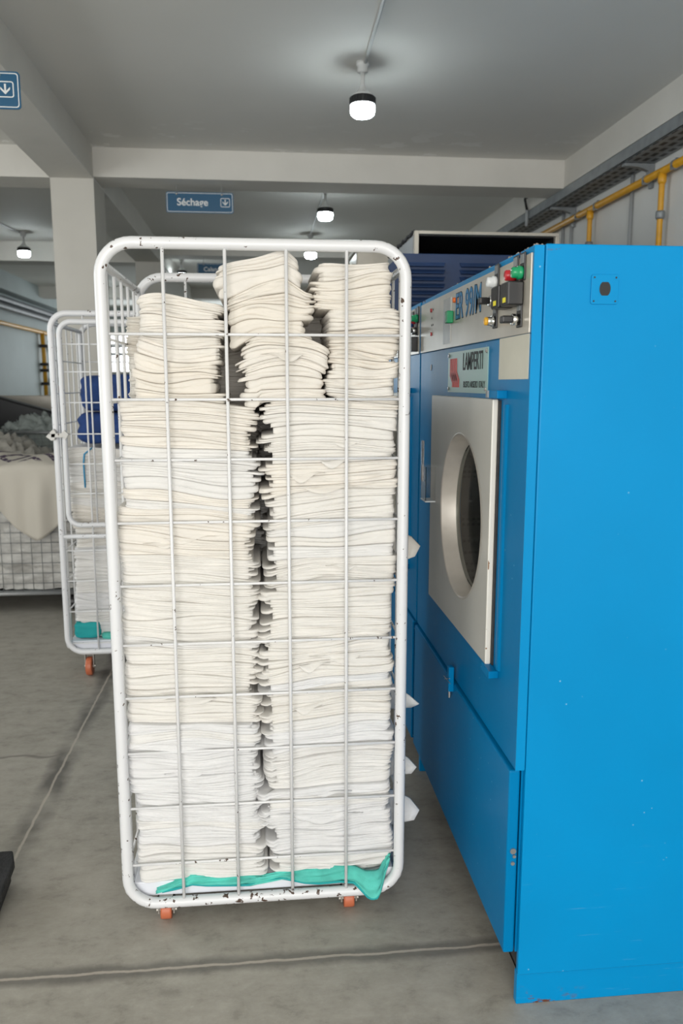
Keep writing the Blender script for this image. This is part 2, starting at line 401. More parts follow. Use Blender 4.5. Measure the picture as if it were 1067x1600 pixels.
conduit([(.527, 4.06, ZC - .012), (.50, 2.0, ZC - .012), (.48, -.5, ZC - .012)], 'thin grey conduit running from the nearest ceiling lamp overhead')
conduit([(.545, 8.5, ZC - .012), (.54, 6.62, ZC - .012)], 'thin conduit on the ceiling between the two middle lamps')
conduit([(-2.40, 8.69, ZC - .012), (-2.75, 6.0, ZC - .012)], 'thin conduit leading to the lamp left of the near column')

# ------------------------------------------------------------------ hanging signs
def sign(xr, y, zt, word, label, drop, wx=.457, rot=0):
    """blue sign, right edge xr, top zt; hung by two wires"""
    h = .137; t = thing('hanging_sign', label, 'sign', (xr - wx / 2, y, zt - h), None)
    x0 = xr - wx
    obj('panel', prism(B(), rrect(x0, xr, zt - h, zt, .014, 5), y, y + .004), M['signblue'], t)
    o, i = rrect(x0 + .006, xr - .006, zt - h + .006, zt - .006, .011, 5), rrect(x0 + .0095, xr - .0095, zt - h + .0095, zt - .0095, .009, 5)
    def ring(o, i, yy):
        bm = B(); A = [bm.verts.new((a, yy, b)) for a, b in o]; D = [bm.verts.new((a, yy, b)) for a, b in i]; n = len(A)
        A2 = [bm.verts.new((a, yy + .001, b)) for a, b in o]; D2 = [bm.verts.new((a, yy + .001, b)) for a, b in i]
        for k in range(n):
            j = (k + 1) % n
            bm.faces.new((A[k], D[k], D[j], A[j])); bm.faces.new((A[k], A[j], A2[j], A2[k])); bm.faces.new((D[j], D[k], D2[k], D2[j]))
        return bm
    obj('border', ring(o, i, y - .0012), M['signwhite'], t)
    ax0, ax1, az0, az1 = xr - .088, xr - .024, zt - h + .042, zt - .036 + .0
    obj('arrow_box', ring(rrect(ax0, ax1, az0, az1, .009, 4), rrect(ax0 + .004, ax1 - .004, az0 + .004, az1 - .004, .006, 4), y - .0012), M['signwhite'], t)
    cx = (ax0 + ax1) / 2; bm = B(); zz0, zz1 = az0 + .011, az1 - .010
    prism(bm, [(cx - .0035, zz0 + .004), (cx + .0035, zz0 + .004), (cx + .0035, zz1), (cx - .0035, zz1)], y - .002, y)
    for s in (-1, 1):
        q = [(cx, zz0), (cx + s * .018, zz0 + .018), (cx + s * .018, zz0 + .027), (cx, zz0 + .009)]
        prism(bm, q if s > 0 else q[::-1], y - .0021, y)
    obj('arrow', bm, M['signwhite'], t)
    if word: text('lettering', word, .066, M['signwhite'], t, (1, 0, 0), (0, 0, 1), (x0 + .073, y - .001, zt - .088), .001, .0012)
    bm = B()
    for fx in (.16, .83):
        xx = x0 + wx * fx; tube(bm, [(xx, y + .002, zt - .015), (xx, y + .002, drop)], .0011, 4)
    obj('hanging_wire', bm, M['conduit'], t)
    bm = B()
    for fx in (.16, .83): lathe(bm, [(.0075, -.001), (.0075, -.004), (.004, -.006)], (x0 + wx * fx, y, zt - .014), 'Y', 12)
    obj('screw_cap', bm, M['chrome'], t)
    return t
sign(-.159, 5.80, 2.717, 'Séchage', 'blue hanging sign reading Séchage with a white down arrow', 2.766)
s2 = sign(-.90, 3.4, 2.606, None, 'blue hanging sign cut by the picture edge, only its down arrow showing', ZC)
sign(-.225, 9.45, 2.77, 'Calandrage', 'far blue hanging sign half hidden behind the linen, starting Cala', 2.84)

# ------------------------------------------------------------------ right wall services
t = thing('cable_tray', 'grey perforated metal cable tray under the right-hand beam', 'cable tray', (2.2, 6, 2.7))
obj('tray_channel', boxes((2.128, 2.131, 1.0, 12, 2.70, 2.765), (2.128, 2.32, 1.0, 12, 2.70, 2.703)), M['galv'], t)
obj('perforated_base', boxes((2.14, 2.32, 1.0, 12, 2.697, 2.6995)), M['perf'], t)
for yy in (4.72, 5.9, 7.1):
    bm = B(); prism(bm, [(2.14, 2.695), (2.325, 2.695), (2.325, 2.56), (2.31, 2.56), (2.29, 2.655), (2.23, 2.675), (2.14, 2.68)], yy, yy + .035)
    obj('bracket', bm, M['galv'], t)
t = thing('gas_pipe', 'yellow gas pipe running along the right wall with drop pipes', 'pipe', (2.28, 6, 2.6))
obj('main_pipe', tube(B(), [(2.28, 1.5, 2.605), (2.28, 9.5, 2.605)], .022, 14), M['yellow'], t, True)
for yy in (4.53, 5.53):
    bm = tube(B(), [(2.28, yy, 2.60), (2.28, yy, 2.54), (2.285, yy, 1.2)], .0165, 12); lathe(bm, [(.024, 0), (.024, -.05), (.018, -.065)], (2.28, yy, 2.60), seg=14)
    dp = obj('drop_pipe', bm, M['yellow'], t, True)
    obj('valve_collar', lathe(B(), [(.024, 0), (.026, -.01), (.026, -.035), (.02, -.045)], (2.281, yy, 2.39), seg=14), M['galv'], dp, True)
for yy in (4.39, 4.72, 5.42, 5.74, 6.6):
    bm = lathe(B(), [(.0275, -.008), (.0275, .008)], (2.28, yy, 2.605), 'Y', 16); box(bm, 2.28, 2.3285, yy - .006, yy + .006, 2.628, 2.640); box(bm, 2.255, 2.262, yy - .008, yy + .008, 2.575, 2.60)
    obj('pipe_clamp', bm, M['galv'], t)
for yy, lab in ((4.98, 'grey vertical conduit on right wall between the two yellow drop pipes'), (5.95, 'grey vertical conduit on right wall just past the far yellow drop pipe'), (6.12, 'grey vertical conduit on right wall, furthest of the close pair')):
    conduit([(2.315, yy, 2.695), (2.315, yy, 1.1)], lab, 'conduit', .012, 'wall_conduit')
t = thing('wall_cable', 'short grey cable with black end on the right beam beyond cross beam', 'cable', (2.115, 6.38, 2.8))
obj('sleeve', tube(B(), [(2.115, 6.38, 2.77), (2.115, 6.38, 2.65)], .012, 8), M['conduit'], t, True)
obj('cable_end', tube(B(), [(2.115, 6.38, 2.86), (2.10, 6.38, 2.868), (2.095, 6.38, 2.85), (2.115, 6.38, 2.77)], .010, 8), M['black'], t, True)

# ------------------------------------------------------------------ left wall services far back
for z, lab in ((2.60, 'highest grey pipe along the far left wall'), (2.50, 'grey pipe along the far left wall above the yellow pipe')):
    conduit([(XL + .09, 4.5, z), (XL + .09, 15.5, z)], lab, 'conduitdark', .045, 'wall_pipe', 'pipe')
t = thing('gas_pipe', 'yellow gas pipe along the far left wall with one drop pipe', 'pipe', (XL + .06, 10, 2.3))
obj('main_pipe', tube(B(), [(XL + .06, 4.5, 2.27), (XL + .06, 15.8, 2.27)], .03, 12), M['yellow'], t, True)
dp = obj('drop_pipe', tube(B(), [(XL + .06, 14.0, 2.27), (XL + .07, 14.0, 1.9), (XL + .07, 14.0, 1.1)], .035, 12), M['yellow'], t, True)
for z in (2.02, 1.72, 1.62, 1.4): obj('valve', boxes((XL + .01, XL + .14, 13.95, 14.12, z, z + .05)), M['gasket'], dp, bevel=.01)
t = thing('gas_manifold', 'dark vertical manifold with small fittings beside the left yellow drop pipe', 'manifold', (XL + .06, 14.7, 1.2))
obj('riser', tube(B(), [(XL + .06, 14.7, 2.1), (XL + .06, 14.7, 1.0)], .03, 10), M['galv'], t, True)
for z in (1.98, 1.68, 1.45): obj('fitting', boxes((XL + .02, XL + .16, 14.6, 14.85, z, z + .09)), M['gasket'], t, bevel=.01)
obj('tap', lathe(B(), [(.06, 0), (.06, .04)], (XL + .1, 14.7, 1.33), 'X', 10), M['red'], t)
conduit([(-3.6, 16.9, 2.42 + .2), (2.2, 16.9, 2.42 + .2)], 'yellow pipe crossing the far wall above the window', 'yellow', .03, 'wall_pipe', 'pipe')

# ------------------------------------------------------------------ drying machines
XFR = .545
def button(t, y, z, r, m, base_m='black', depth=.02, label_z=None, label=None):
    b = obj('push_button' if m != 'black' else 'selector_switch', lathe(B(), [(r * .95, 0), (r, -.004), (r, -depth * .5), (r * .82, -depth * .55), (r * .82, -depth), (r * .7, -depth - .002)] if m != 'black' else
            [(r, 0), (r, -depth * .7), (r * .9, -depth * .75)], (.538, y, z), 'X', 20), M['chrome'] if m in ('black', 'amber') else M[m], t, True)
    if label: b['label'] = label
    if m == 'amber': obj('button_cap', lathe(B(), [(r * .78, 0), (r * .78, -.006), (r * .6, -.008)], (.538 - depth, y, z), 'X', 20), M['amber'], b, True)
    if m == 'black':
        bm = box(B(), .538 - depth - .018, .538 - depth * .7, y - r * 1.0, y + r * 1.0, z - r * .62, z + r * .62); obj('switch_knob', bm, M['black'], b, bevel=.003)
    bm = box(B(), .5375, .541, y - .0155, y + .0155, z - .016, z + .040); bp = obj('legend_plate', bm, M['black'], b, bevel=.002)
    obj('legend_window', boxes((.5365, .5377, y - .0105, y + .0105, z + .018, z + .036)), M['galv'], bp)
    return b

def machine(dy, label, first):
    y0, y1 = 1.585 + dy, 2.70 + dy
    t = thing('tumble_dryer', label, 'dryer', (1.2, (y0 + y1) / 2, 0), None)
    X1 = 1.98; A = lambda *b: boxes(*[(q[0], q[1], q[2] + dy, q[3] + dy, q[4], q[5]) for q in b])
    # shell
    o = obj('end_panel', A((.567, X1, 1.585, 1.60, .08, 1.694)) if not first else end_panel(), M['blue'], t, bevel=.003)
    if first: o['label'] = 'large bright blue side panel with a small inspection plate'
    obj('far_end_panel', A((.567, X1, 2.685, 2.70, .08, 1.69)), M['blue'], t)
    obj('top_panel', A((.567, X1, 1.60, 2.685, 1.675, 1.69)), M['blue'], t)
    obj('back_panel', A((X1 - .015, X1, 1.60, 2.685, .08, 1.675)), M['blue'], t)
    obj('lower_panel', A((.563, .575, 1.60, 2.685, .13, .60)), M['blueshaded'], t)
    obj('plinth', A((.568, X1 - .01, 1.592, 1.612, 0, .0795), (.70, X1 - .01, 1.612, 2.695, 0, .0795)), M['blue'], t, bevel=.002)
    obj('underside', A((.570, X1 - .02, 1.602, 2.684, .081, .088), (.570, .70, 1.602, 2.684, .081, .131)), M['gasket'], t)
    cy, cz, r = 2.066 + dy, 1.07, .22
    bm = plate_hole(B(), y0 + .003, y1 - .002, .583, 1.52, cy, cz, r, XFR, .566)
    obj('front_panel', bm, M['blueshaded'], t)
    obj('head_panel', A((XFR, .566, 1.588, 2.698, 1.521, 1.692)), M['blue'], t, bevel=.002)
    obj('front_corner_strip', A((XFR - .001, .564, 1.5855, 1.588, .583, 1.69)), M['blue'], t)
    h = obj('hatch', A((.535, .560, 1.598, 2.69, .13, .577)), M['blueshaded'], t, bevel=.004)
    if first:
        bm = B(); lathe(bm, [(.0045, 0), (.0045, -.004)], (.549, 1.598, .355), 'Y', 10); lathe(bm, [(.007, 0), (.007, -.004)], (.549, 1.598, .385), 'Y', 10); lathe(bm, [(.004, 0), (.004, -.004)], (.552, 1.598, .372), 'Y', 10)
        obj('hatch_screw', bm, M['steel'], h)
    # latch
    l = obj('latch', boxes((.520, .536, 2.112 + dy, 2.134 + dy, .555, .628)), M['blueshaded'], t, bevel=.003)
    bm = tube(B(), [(.526, 2.123 + dy, .56), (.526, 2.123 + dy, .535)], .004, 8); tube(bm, [(.520, 2.09 + dy, .588), (.517, 2.16 + dy, .586)], .001, 5); tube(bm, [(.519, 2.095 + dy, .602), (.517, 2.15 + dy, .580)], .001, 5)
    obj('latch_pin', bm, M['steel'], l)
    # door
    d = obj('door', plate_hole(B(), 1.785 + dy, 2.437 + dy, .755, 1.386, cy, cz, r, .527, .541), [M['door'], M['dooredge']], t, bevel=.003)
    for pl in d.data.polygons:
        if pl.normal.y < -.9 and pl.center.y < 1.79 + dy: pl.material_index = 1
    d['label'] = 'pale steel square door with a round porthole'
    bm = B(); lathe(bm, [(r + .003, -.0005), (r - .001, -.002), (r - .004, .002), (r - .010, .050), (r - .014, .056), (r - .018, .056)], (.527, cy, cz), 'X', 72, False)
    obj('porthole_rim', bm, M['rim'], d, True)
    obj('porthole_glass', lathe(B(), [(r - .022, .0), (r - .022, .006)], (.568, cy, cz), 'X', 64), M['glass'], d)
    bm = B(); lathe(bm, [(.26, .0), (.36, .03), (.36, .62), (.02, .64)], (.60, cy, cz), 'X', 64, False)
    for k in range(3):
        a = k * 2 * PI / 3 + .5; cc, ss = math.cos(a), math.sin(a)
        tube(bm, [(.64, cy + .33 * cc, cz + .33 * ss), (1.2, cy + .33 * cc, cz + .33 * ss)], .03, 8)
    obj('drum', bm, M['drum'], t, True)
    obj('door_gasket', A((.5405, .5449, 1.774, 1.7848, .757, 1.383)), M['gasket'], t)
    bm = B()
    prism(bm, [(.546, 1.750 + dy), (.5405, 1.744 + dy), (.539, 1.735 + dy), (.5405, 1.726 + dy), (.546, 1.720 + dy)], .76, 1.375, 'XY'); bmesh.ops.recalc_face_normals(bm, faces=bm.faces)
    obj('highlight_ridge', bm, M['blueshaded'], t)  # no real post: rounded ridge added to catch the bent panel's soft highlight
    for z in (1.388, .738):
        hg = obj('hinge', A((.522, .546, 1.735, 1.80, z, z + .018)), M['blueshaded'], t, bevel=.002)
        if z > 1: obj('hinge_pin', A((.519, .546, 1.80, 1.815, z + .001, z + .017)), M['galv'], hg)
    # clear plastic handle at the far edge of the door
    hd = tag(obj('door_handle', boxes((.496, .498, 2.36 + dy, 2.43 + dy, 1.07, 1.172), (.498, .527, 2.36 + dy, 2.362 + dy, 1.07, 1.172), (.498, .527, 2.428 + dy, 2.43 + dy, 1.07, 1.172)), M['clear'], d), 'clear plastic door handle')
    obj('handle_lip', boxes((.495, .527, 2.358 + dy, 2.432 + dy, 1.064, 1.068)), M['white'], hd, bevel=.001)
    obj('handle_tab', boxes((.490, .496, 2.385 + dy, 2.405 + dy, 1.125, 1.25)), M['clear'], hd, bevel=.002)
    # control plate
    cp = obj('control_plate', A((.541, XFR, 1.594, 2.692, 1.522, 1.678)), M['plate'], t, bevel=.001)
    return t, cp
def end_panel():
    bm = box(B(), .567, 1.98, 1.585, 1.60, .08, 1.694)
    return bm
dry, cp = machine(0, 'tall bright blue tumble dryer beside the front linen cage, LAMPERTI plaque', True)
bm = B(); rr_ = random.Random(4)
for k in range(46): q = rr_.uniform(.0012, .0032); bmesh.ops.create_icosphere(bm, subdivisions=1, radius=q, matrix=Matrix.Translation((XFR + rr_.uniform(.002, .02), 1.60 + rr_.random() ** 1.6 * .7, 1.6925 + q * .5)))
tag(obj('lint', bm, M['lint'], dry), None, None, None, 'stuff')
# end panel details
ip = obj('inspection_plate', prism(B(), rrect(.662, .719, 1.578, 1.636, .004, 3), 1.582, 1.585, 'XZ'), M['blue'], dry, bevel=.0008)
obj('inspection_hole', prism(B(), [(.6905 + .0115 * math.cos(a) , 1.608 + .0155 * max(-.85, min(.85, math.sin(a)))) for a in [k * PI / 16 for k in range(32)]], 1.5812, 1.5821, 'XZ'), M['black'], ip)
bm = B()
for x in (.668, .713):
    for z in (1.584, 1.630): lathe(bm, [(.0018, 0), (.0018, -.001)], (x, 1.582, z), 'Y', 8)
obj('rivet', bm, M['gasket'], ip)
button(cp, 1.685, 1.645, .0135, 'red', label='red indicator button'); button(cp, 1.640, 1.645, .0135, 'green', label='green push button')
button(cp, 1.822, 1.648, .0135, 'white', label='white indicator lamp')
button(cp, 1.827, 1.607, .012, 'black', label='black selector switch in the middle'); button(cp, 1.827, 1.562, .012, 'amber', label='amber push button', depth=.016)
button(cp, 1.652, 1.552, .012, 'black', label='black selector switch low near the corner')
for ya in (1.632, 1.700):
    tm = obj('timer_module', boxes((.507, .541, ya, ya + .052, 1.580, 1.628)), M['black'], cp, bevel=.003)
    obj('timer_face', boxes((.5055, .508, ya + .004, ya + .048, 1.584, 1.624)), M['gasket'], tm)
    obj('timer_sticker', boxes((.5045, .5056, ya + .010, ya + .028, 1.586, 1.596)), M['yell'], tm)
obj('instruction_plate', boxes((.5395, .541, 2.265, 2.355, 1.535, 1.662)), M['grey'], cp)
bm = B(); lathe(bm, [(.007, 0), (.007, -.008)], (.541, 2.215, 1.648), 'X', 14); obj('indicator_lamp', bm, M['orange'], cp, True)
obj('terminal_cover', boxes((.522, .541, 2.235, 2.262, 1.588, 1.622)), M['green'], cp, bevel=.003)
bm = B()
for yy, zz in ((2.53, 1.648), (2.525, 1.575)): lathe(bm, [(.006, 0), (.006, -.003)], (.541, yy, zz), 'X', 12)
obj('fault_lamp', bm, M['red'], cp)
bm = B()
for yy, zz in ((2.50, 1.648), (2.52, 1.624), (2.52, 1.602), (2.50, 1.602)): box(bm, .5402, .541, yy - .003, yy + .003, zz - .003, zz + .003)
obj('pictogram', bm, M['ink'], cp)
R_, U_ = (0, -1, 0), (0, 0, 1)
text('model_lettering', 'ER 99/M', .098, M['ink'], cp, R_, U_, (.5408, 2.213, 1.596), .0008, .0025, .78, 1.0)
text('model_lettering', 'ER 99/M', .098, M['cyan'], cp, R_, U_, (.5400, 2.213, 1.596), .0008, .0002, .78, 1.0)
nl = obj('note_label', boxes((.5435, XFR, 1.598, 1.800, 1.430, 1.521)), M['paper'], dry)
pq = obj('maker_plaque', boxes((.5425, XFR, 1.888, 2.292, 1.397, 1.508)), M['plaque'], dry)
text('maker_lettering', 'LAMPERTI', .064, M['ink'], pq, R_, U_, (.5422, 2.125, 1.457), .0006, .0006, .73, .95)
text('place_lettering', 'BUSTO ARSIZIO  ITALY', .0235, M['ink'], pq, R_, U_, (.5422, 2.115, 1.411), .0005, 0, .95, .9)
bm = B()
for k in range(4):
    a = 2.268 - k * .0205
    pts = [(a, 1.490), (a - .0165, 1.490), (a - .0165, 1.447), (a - .050, 1.425), (a - .050, 1.411), (a - .063 + .013, 1.411), (a - .063, 1.411)][:4]
    q = [(a, 1.490), (a - .0165, 1.490), (a - .0165, 1.450), (a - .047, 1.424), (a - .047, 1.411), (a - .0635 + .0, 1.411)]
    q = [(a, 1.490), (a - .0165, 1.490), (a - .0165, 1.455), (a - .045, 1.432), (a - .045, 1.411), (a - .0285, 1.411), (a - .0285, 1.423), (a, 1.443)]
    prism(bm, q, .5415, .5425, 'YZ')
bmesh.ops.recalc_face_normals(bm, faces=bm.faces)
obj('logo', bm, M['logo'], pq)
for yy in (1.898, 2.282):
    for zz in (1.407, 1.499): obj('plaque_screw', lathe(B(), [(.006, 0), (.004, -.003)], (.5425, yy, zz), 'X', 10), M['chrome'], pq)
obj('panel_hole', lathe(B(), [(.010, 0), (.010, -.001)], (XFR, 2.535, 1.472), 'X', 16), M['black'], dry)
dry2, cp2 = machine(1.13, 'second blue tumble dryer standing right behind the first one', False)
button(cp2, 2.83, 1.630, .0135, 'bluebtn', label='blue push button'); button(cp2, 2.77, 1.637, .0135, 'red', label='red push button'); button(cp2, 2.735, 1.64, .0135, 'green', label='green push button')
button(cp2, 2.76, 1.600, .013, 'black'); obj('switch_box', boxes((.52, .541, 2.745, 2.775, 1.53, 1.58)), M['black'], cp2, bevel=.002)

# ------------------------------------------------------------------ navy machine behind with louvres, and the duct on top
t = thing('louvred_machine', 'dark navy louvred machine standing behind the two dryers', 'machine', (1.4, 4.9, 0))
bm = B(); prism(bm, [(.69, 0), (2.05, 0), (2.05, 2.10), (.76, 2.10), (.69, 2.04)], 4.3, 5.6, 'XZ'); obj('cabinet', bm, M['navy'], t, bevel=.004)
for xa, xb in ((.74, .99), (1.065, 1.33), (1.41, 1.68)):
    bm = B()
    for k in range(7):
        z = 2.055 - k * .036
        vs = [bm.verts.new(v) for v in ((xa, 4.299, z), (xb, 4.299, z), (xb - .01, 4.275, z - .022), (xa + .01, 4.275, z - .022), (xa + .01, 4.299, z - .024), (xb - .01, 4.299, z - .024))]
        bm.faces.new((vs[0], vs[3], vs[2], vs[1])); bm.faces.new((vs[3], vs[4], vs[5], vs[2])); bm.faces.new((vs[0], vs[4], vs[3])); bm.faces.new((vs[1], vs[2], vs[5])); bm.faces.new((vs[0], vs[1], vs[5], vs[4]))
    obj('louvre_panel', bm, M['navy'], t)
t = thing('exhaust_duct', 'open black duct box with pale frame on top of navy machine', 'duct', (1.2, 5, 2.10))
obj('duct_box', boxes((.85, 1.62, 5.2, 5.22, 2.105, 2.205), (.835, .845, 4.36, 5.2, 2.105, 2.21), (1.60, 1.61, 4.36, 5.2, 2.105, 2.2), (.845, 1.60, 4.36, 5.2, 2.20, 2.205), (.845, 1.60, 4.36, 5.2, 2.101, 2.106)), M['blackrough'], t)
obj('duct_frame', boxes((.828, .852, 4.33, 4.36, 2.102, 2.222), (.852, 1.62, 4.33, 4.36, 2.205, 2.222), (1.60, 1.62, 4.33, 4.36, 2.102, 2.205)), M['plate'], t, bevel=.002)
obj('duct_side', boxes((.826, .834, 4.37, 5.2, 2.102, 2.20)), M['conduit'], t)
bm = B()
for k in range(22): bmesh.ops.create_icosphere(bm, subdivisions=1, radius=.011, matrix=Matrix.Translation((.832 + .003 * math.sin(k * 3), 4.36 + k * .04, 2.222 + .004 * math.sin(k * 1.7))))
tag(obj('lint', bm, M['gasket'], t), None, None, None, 'stuff')
t = thing('beige_cabinet', 'pale beige cabinet top glimpsed behind the top right linen pile', 'cabinet', (.8, 6.2, 0))
obj('body', boxes((.72, 1.15, 6.0, 6.5, 0, 2.38)), M['plate'], t, bevel=.01); obj('cap', boxes((.71, 1.16, 5.99, 6.51, 2.385, 2.41)), M['beam'], t, bevel=.004)

# ------------------------------------------------------------------ roll cages
def cage(name_label, x0, x1, y0, y1, ztop, zbot, halfgate=False, detail=True):
    t = thing('roll_cage', name_label, 'roll cage', ((x0 + x1) / 2, (y0 + y1) / 2, 0))
    r = .0142
    def frame(nm, y, zt, zb, label=None, hor=None, nv=4, rr=r):
        fr = obj(nm, tube(B(), [(a, y, b) for a, b in rrect(x0, x1, zb, zt, .075, 9)], rr, 14, True), M['cage'], t, True)
        if label: fr['label'] = label
        bm = B()
        for k in range(nv):
            x = x0 + (x1 - x0) * (k + 1) / (nv + 1) ; tube(bm, [(x, y - .004, zb + .005), (x, y - .004, zt - .005)], .0042, 8)
        for z in hor: tube(bm, [(x0 + .005, y + .003, z), (x1 - .005, y + .003, z)], .0034, 8)
        obj('wire_mesh', bm, M['cage_wire'], fr, True)
        return fr
    hz = [1.537, 1.383, 1.237, 1.082, .923, .770, .630, .480, .328, .168]
    if not halfgate: frame('front_panel', y0, ztop, zbot, None, hz)
    else:
        fr = frame('front_panel', y0, ztop, zbot, None, [z for z in hz if z < .70])
        obj('cross_rail', tube(B(), [(x0 + .01, y0, .70), (x1 - .01, y0, .70)], .011, 10), M['cage'], fr, True)
        gt = obj('gate', tube(B(), [(a, y0 - .032, b) for a, b in rrect(x0 + .045, x1 - .03, .76, ztop - .04, .055, 8)], .0125, 12, True), M['cage'], t, True)
        bm = B()
        for k in range(4): xx = x0 + .045 + (x1 - x0 - .075) * (k + 1) / 5; tube(bm, [(xx, y0 - .034, .765), (xx, y0 - .034, ztop - .045)], .004, 6)
        for z in (1.60, 1.475, 1.335, 1.19, 1.05, .91): tube(bm, [(x0 + .05, y0 - .028, z), (x1 - .035, y0 - .028, z)], .0034, 6)
        obj('wire_mesh', bm, M['cage_wire'], gt, True)
        bm = box(B(), x0 - .012, x0 + .065, y0 - .052, y0 - .047, 1.175, 1.195); prism(bm, [(x0 - .035, 1.18), (x0 + .0, 1.215), (x0 + .012, 1.20), (x0 + .004, 1.165), (x0 - .01, 1.16)], y0 - .052, y0 - .018); prism(bm, [(x0 + .03, 1.19), (x0 + .05, 1.21), (x0 + .07, 1.19), (x0 + .055, 1.165)], y0 - .056, y0 - .046); bmesh.ops.recalc_face_normals(bm, faces=bm.faces)
        obj('gate_catch', bm, M['catch'], gt, bevel=.002)
    frame('back_panel', y1, ztop - .003, zbot, None, hz)
    for x in (x0, x1):
        sd = obj('side_panel', tube(B(), [(x, a, b) for a, b in rrect(y0 + .012, y1 - .012, zbot + .02, ztop - .045, .02, 4)], .0105, 10, True), M['cage'], t, True)
        bm = B(); n = 5
        for k in range(n):
            yy = y0 + .035 + (y1 - y0 - .06) * (k + .4) / n; tube(bm, [(x, yy, zbot + .02), (x, yy, ztop - .045)], .0042, 8)
        for z in hz: tube(bm, [(x, y0 + .01, z - .008), (x, y1 - .01, z - .008)], .0034, 8)
        obj('wire_mesh', bm, M['cage_wire'], sd, True)
    obj('tray', boxes((x0 + .012, x1 - .012, y0 + .018, y1 - .018, zbot + .008, zbot + .05)), M['tray'], t, bevel=.003)
    for cx, cy in ((x0 + .095, y0 + .02), (x1 - .135, y0 + .02), (x0 + .095, y1 - .06), (x1 - .135, y1 - .06)):
        cr = (zbot - .008) / 2 if zbot < .09 else .046
        w = obj('caster', lathe(B(), [(cr * .55, -.014), (cr * .96, -.014), (cr, -.009), (cr, .009), (cr * .96, .014), (cr * .55, .014)], (cx, cy, cr), 'X', 24), M['caster'], t, True)
        w['label'] = 'orange-red caster wheel'
        bm = boxes((cx - .022, cx - .018, cy - .012, cy + .012, cr - .006, zbot + .01), (cx + .018, cx + .022, cy - .012, cy + .012, cr - .006, zbot + .01), (cx - .022, cx + .022, cy - .02, cy + .02, zbot - .004 if zbot > .09 else 2 * cr + .002, zbot + .01))
        lathe(bm, [(.006, -.027), (.006, .027)], (cx, cy, cr), 'X', 10)
        obj('caster_fork', bm, M['fork'], w)
    return t
cage('white enamelled roll cage packed to the top with folded linen, in front', -.366, .356, 1.965, 2.56, 1.745, .058)
cage('white roll cage with a half gate and navy bundles, behind the front cage', -.95, -.22, 3.85, 4.47, 1.74, .125, True)
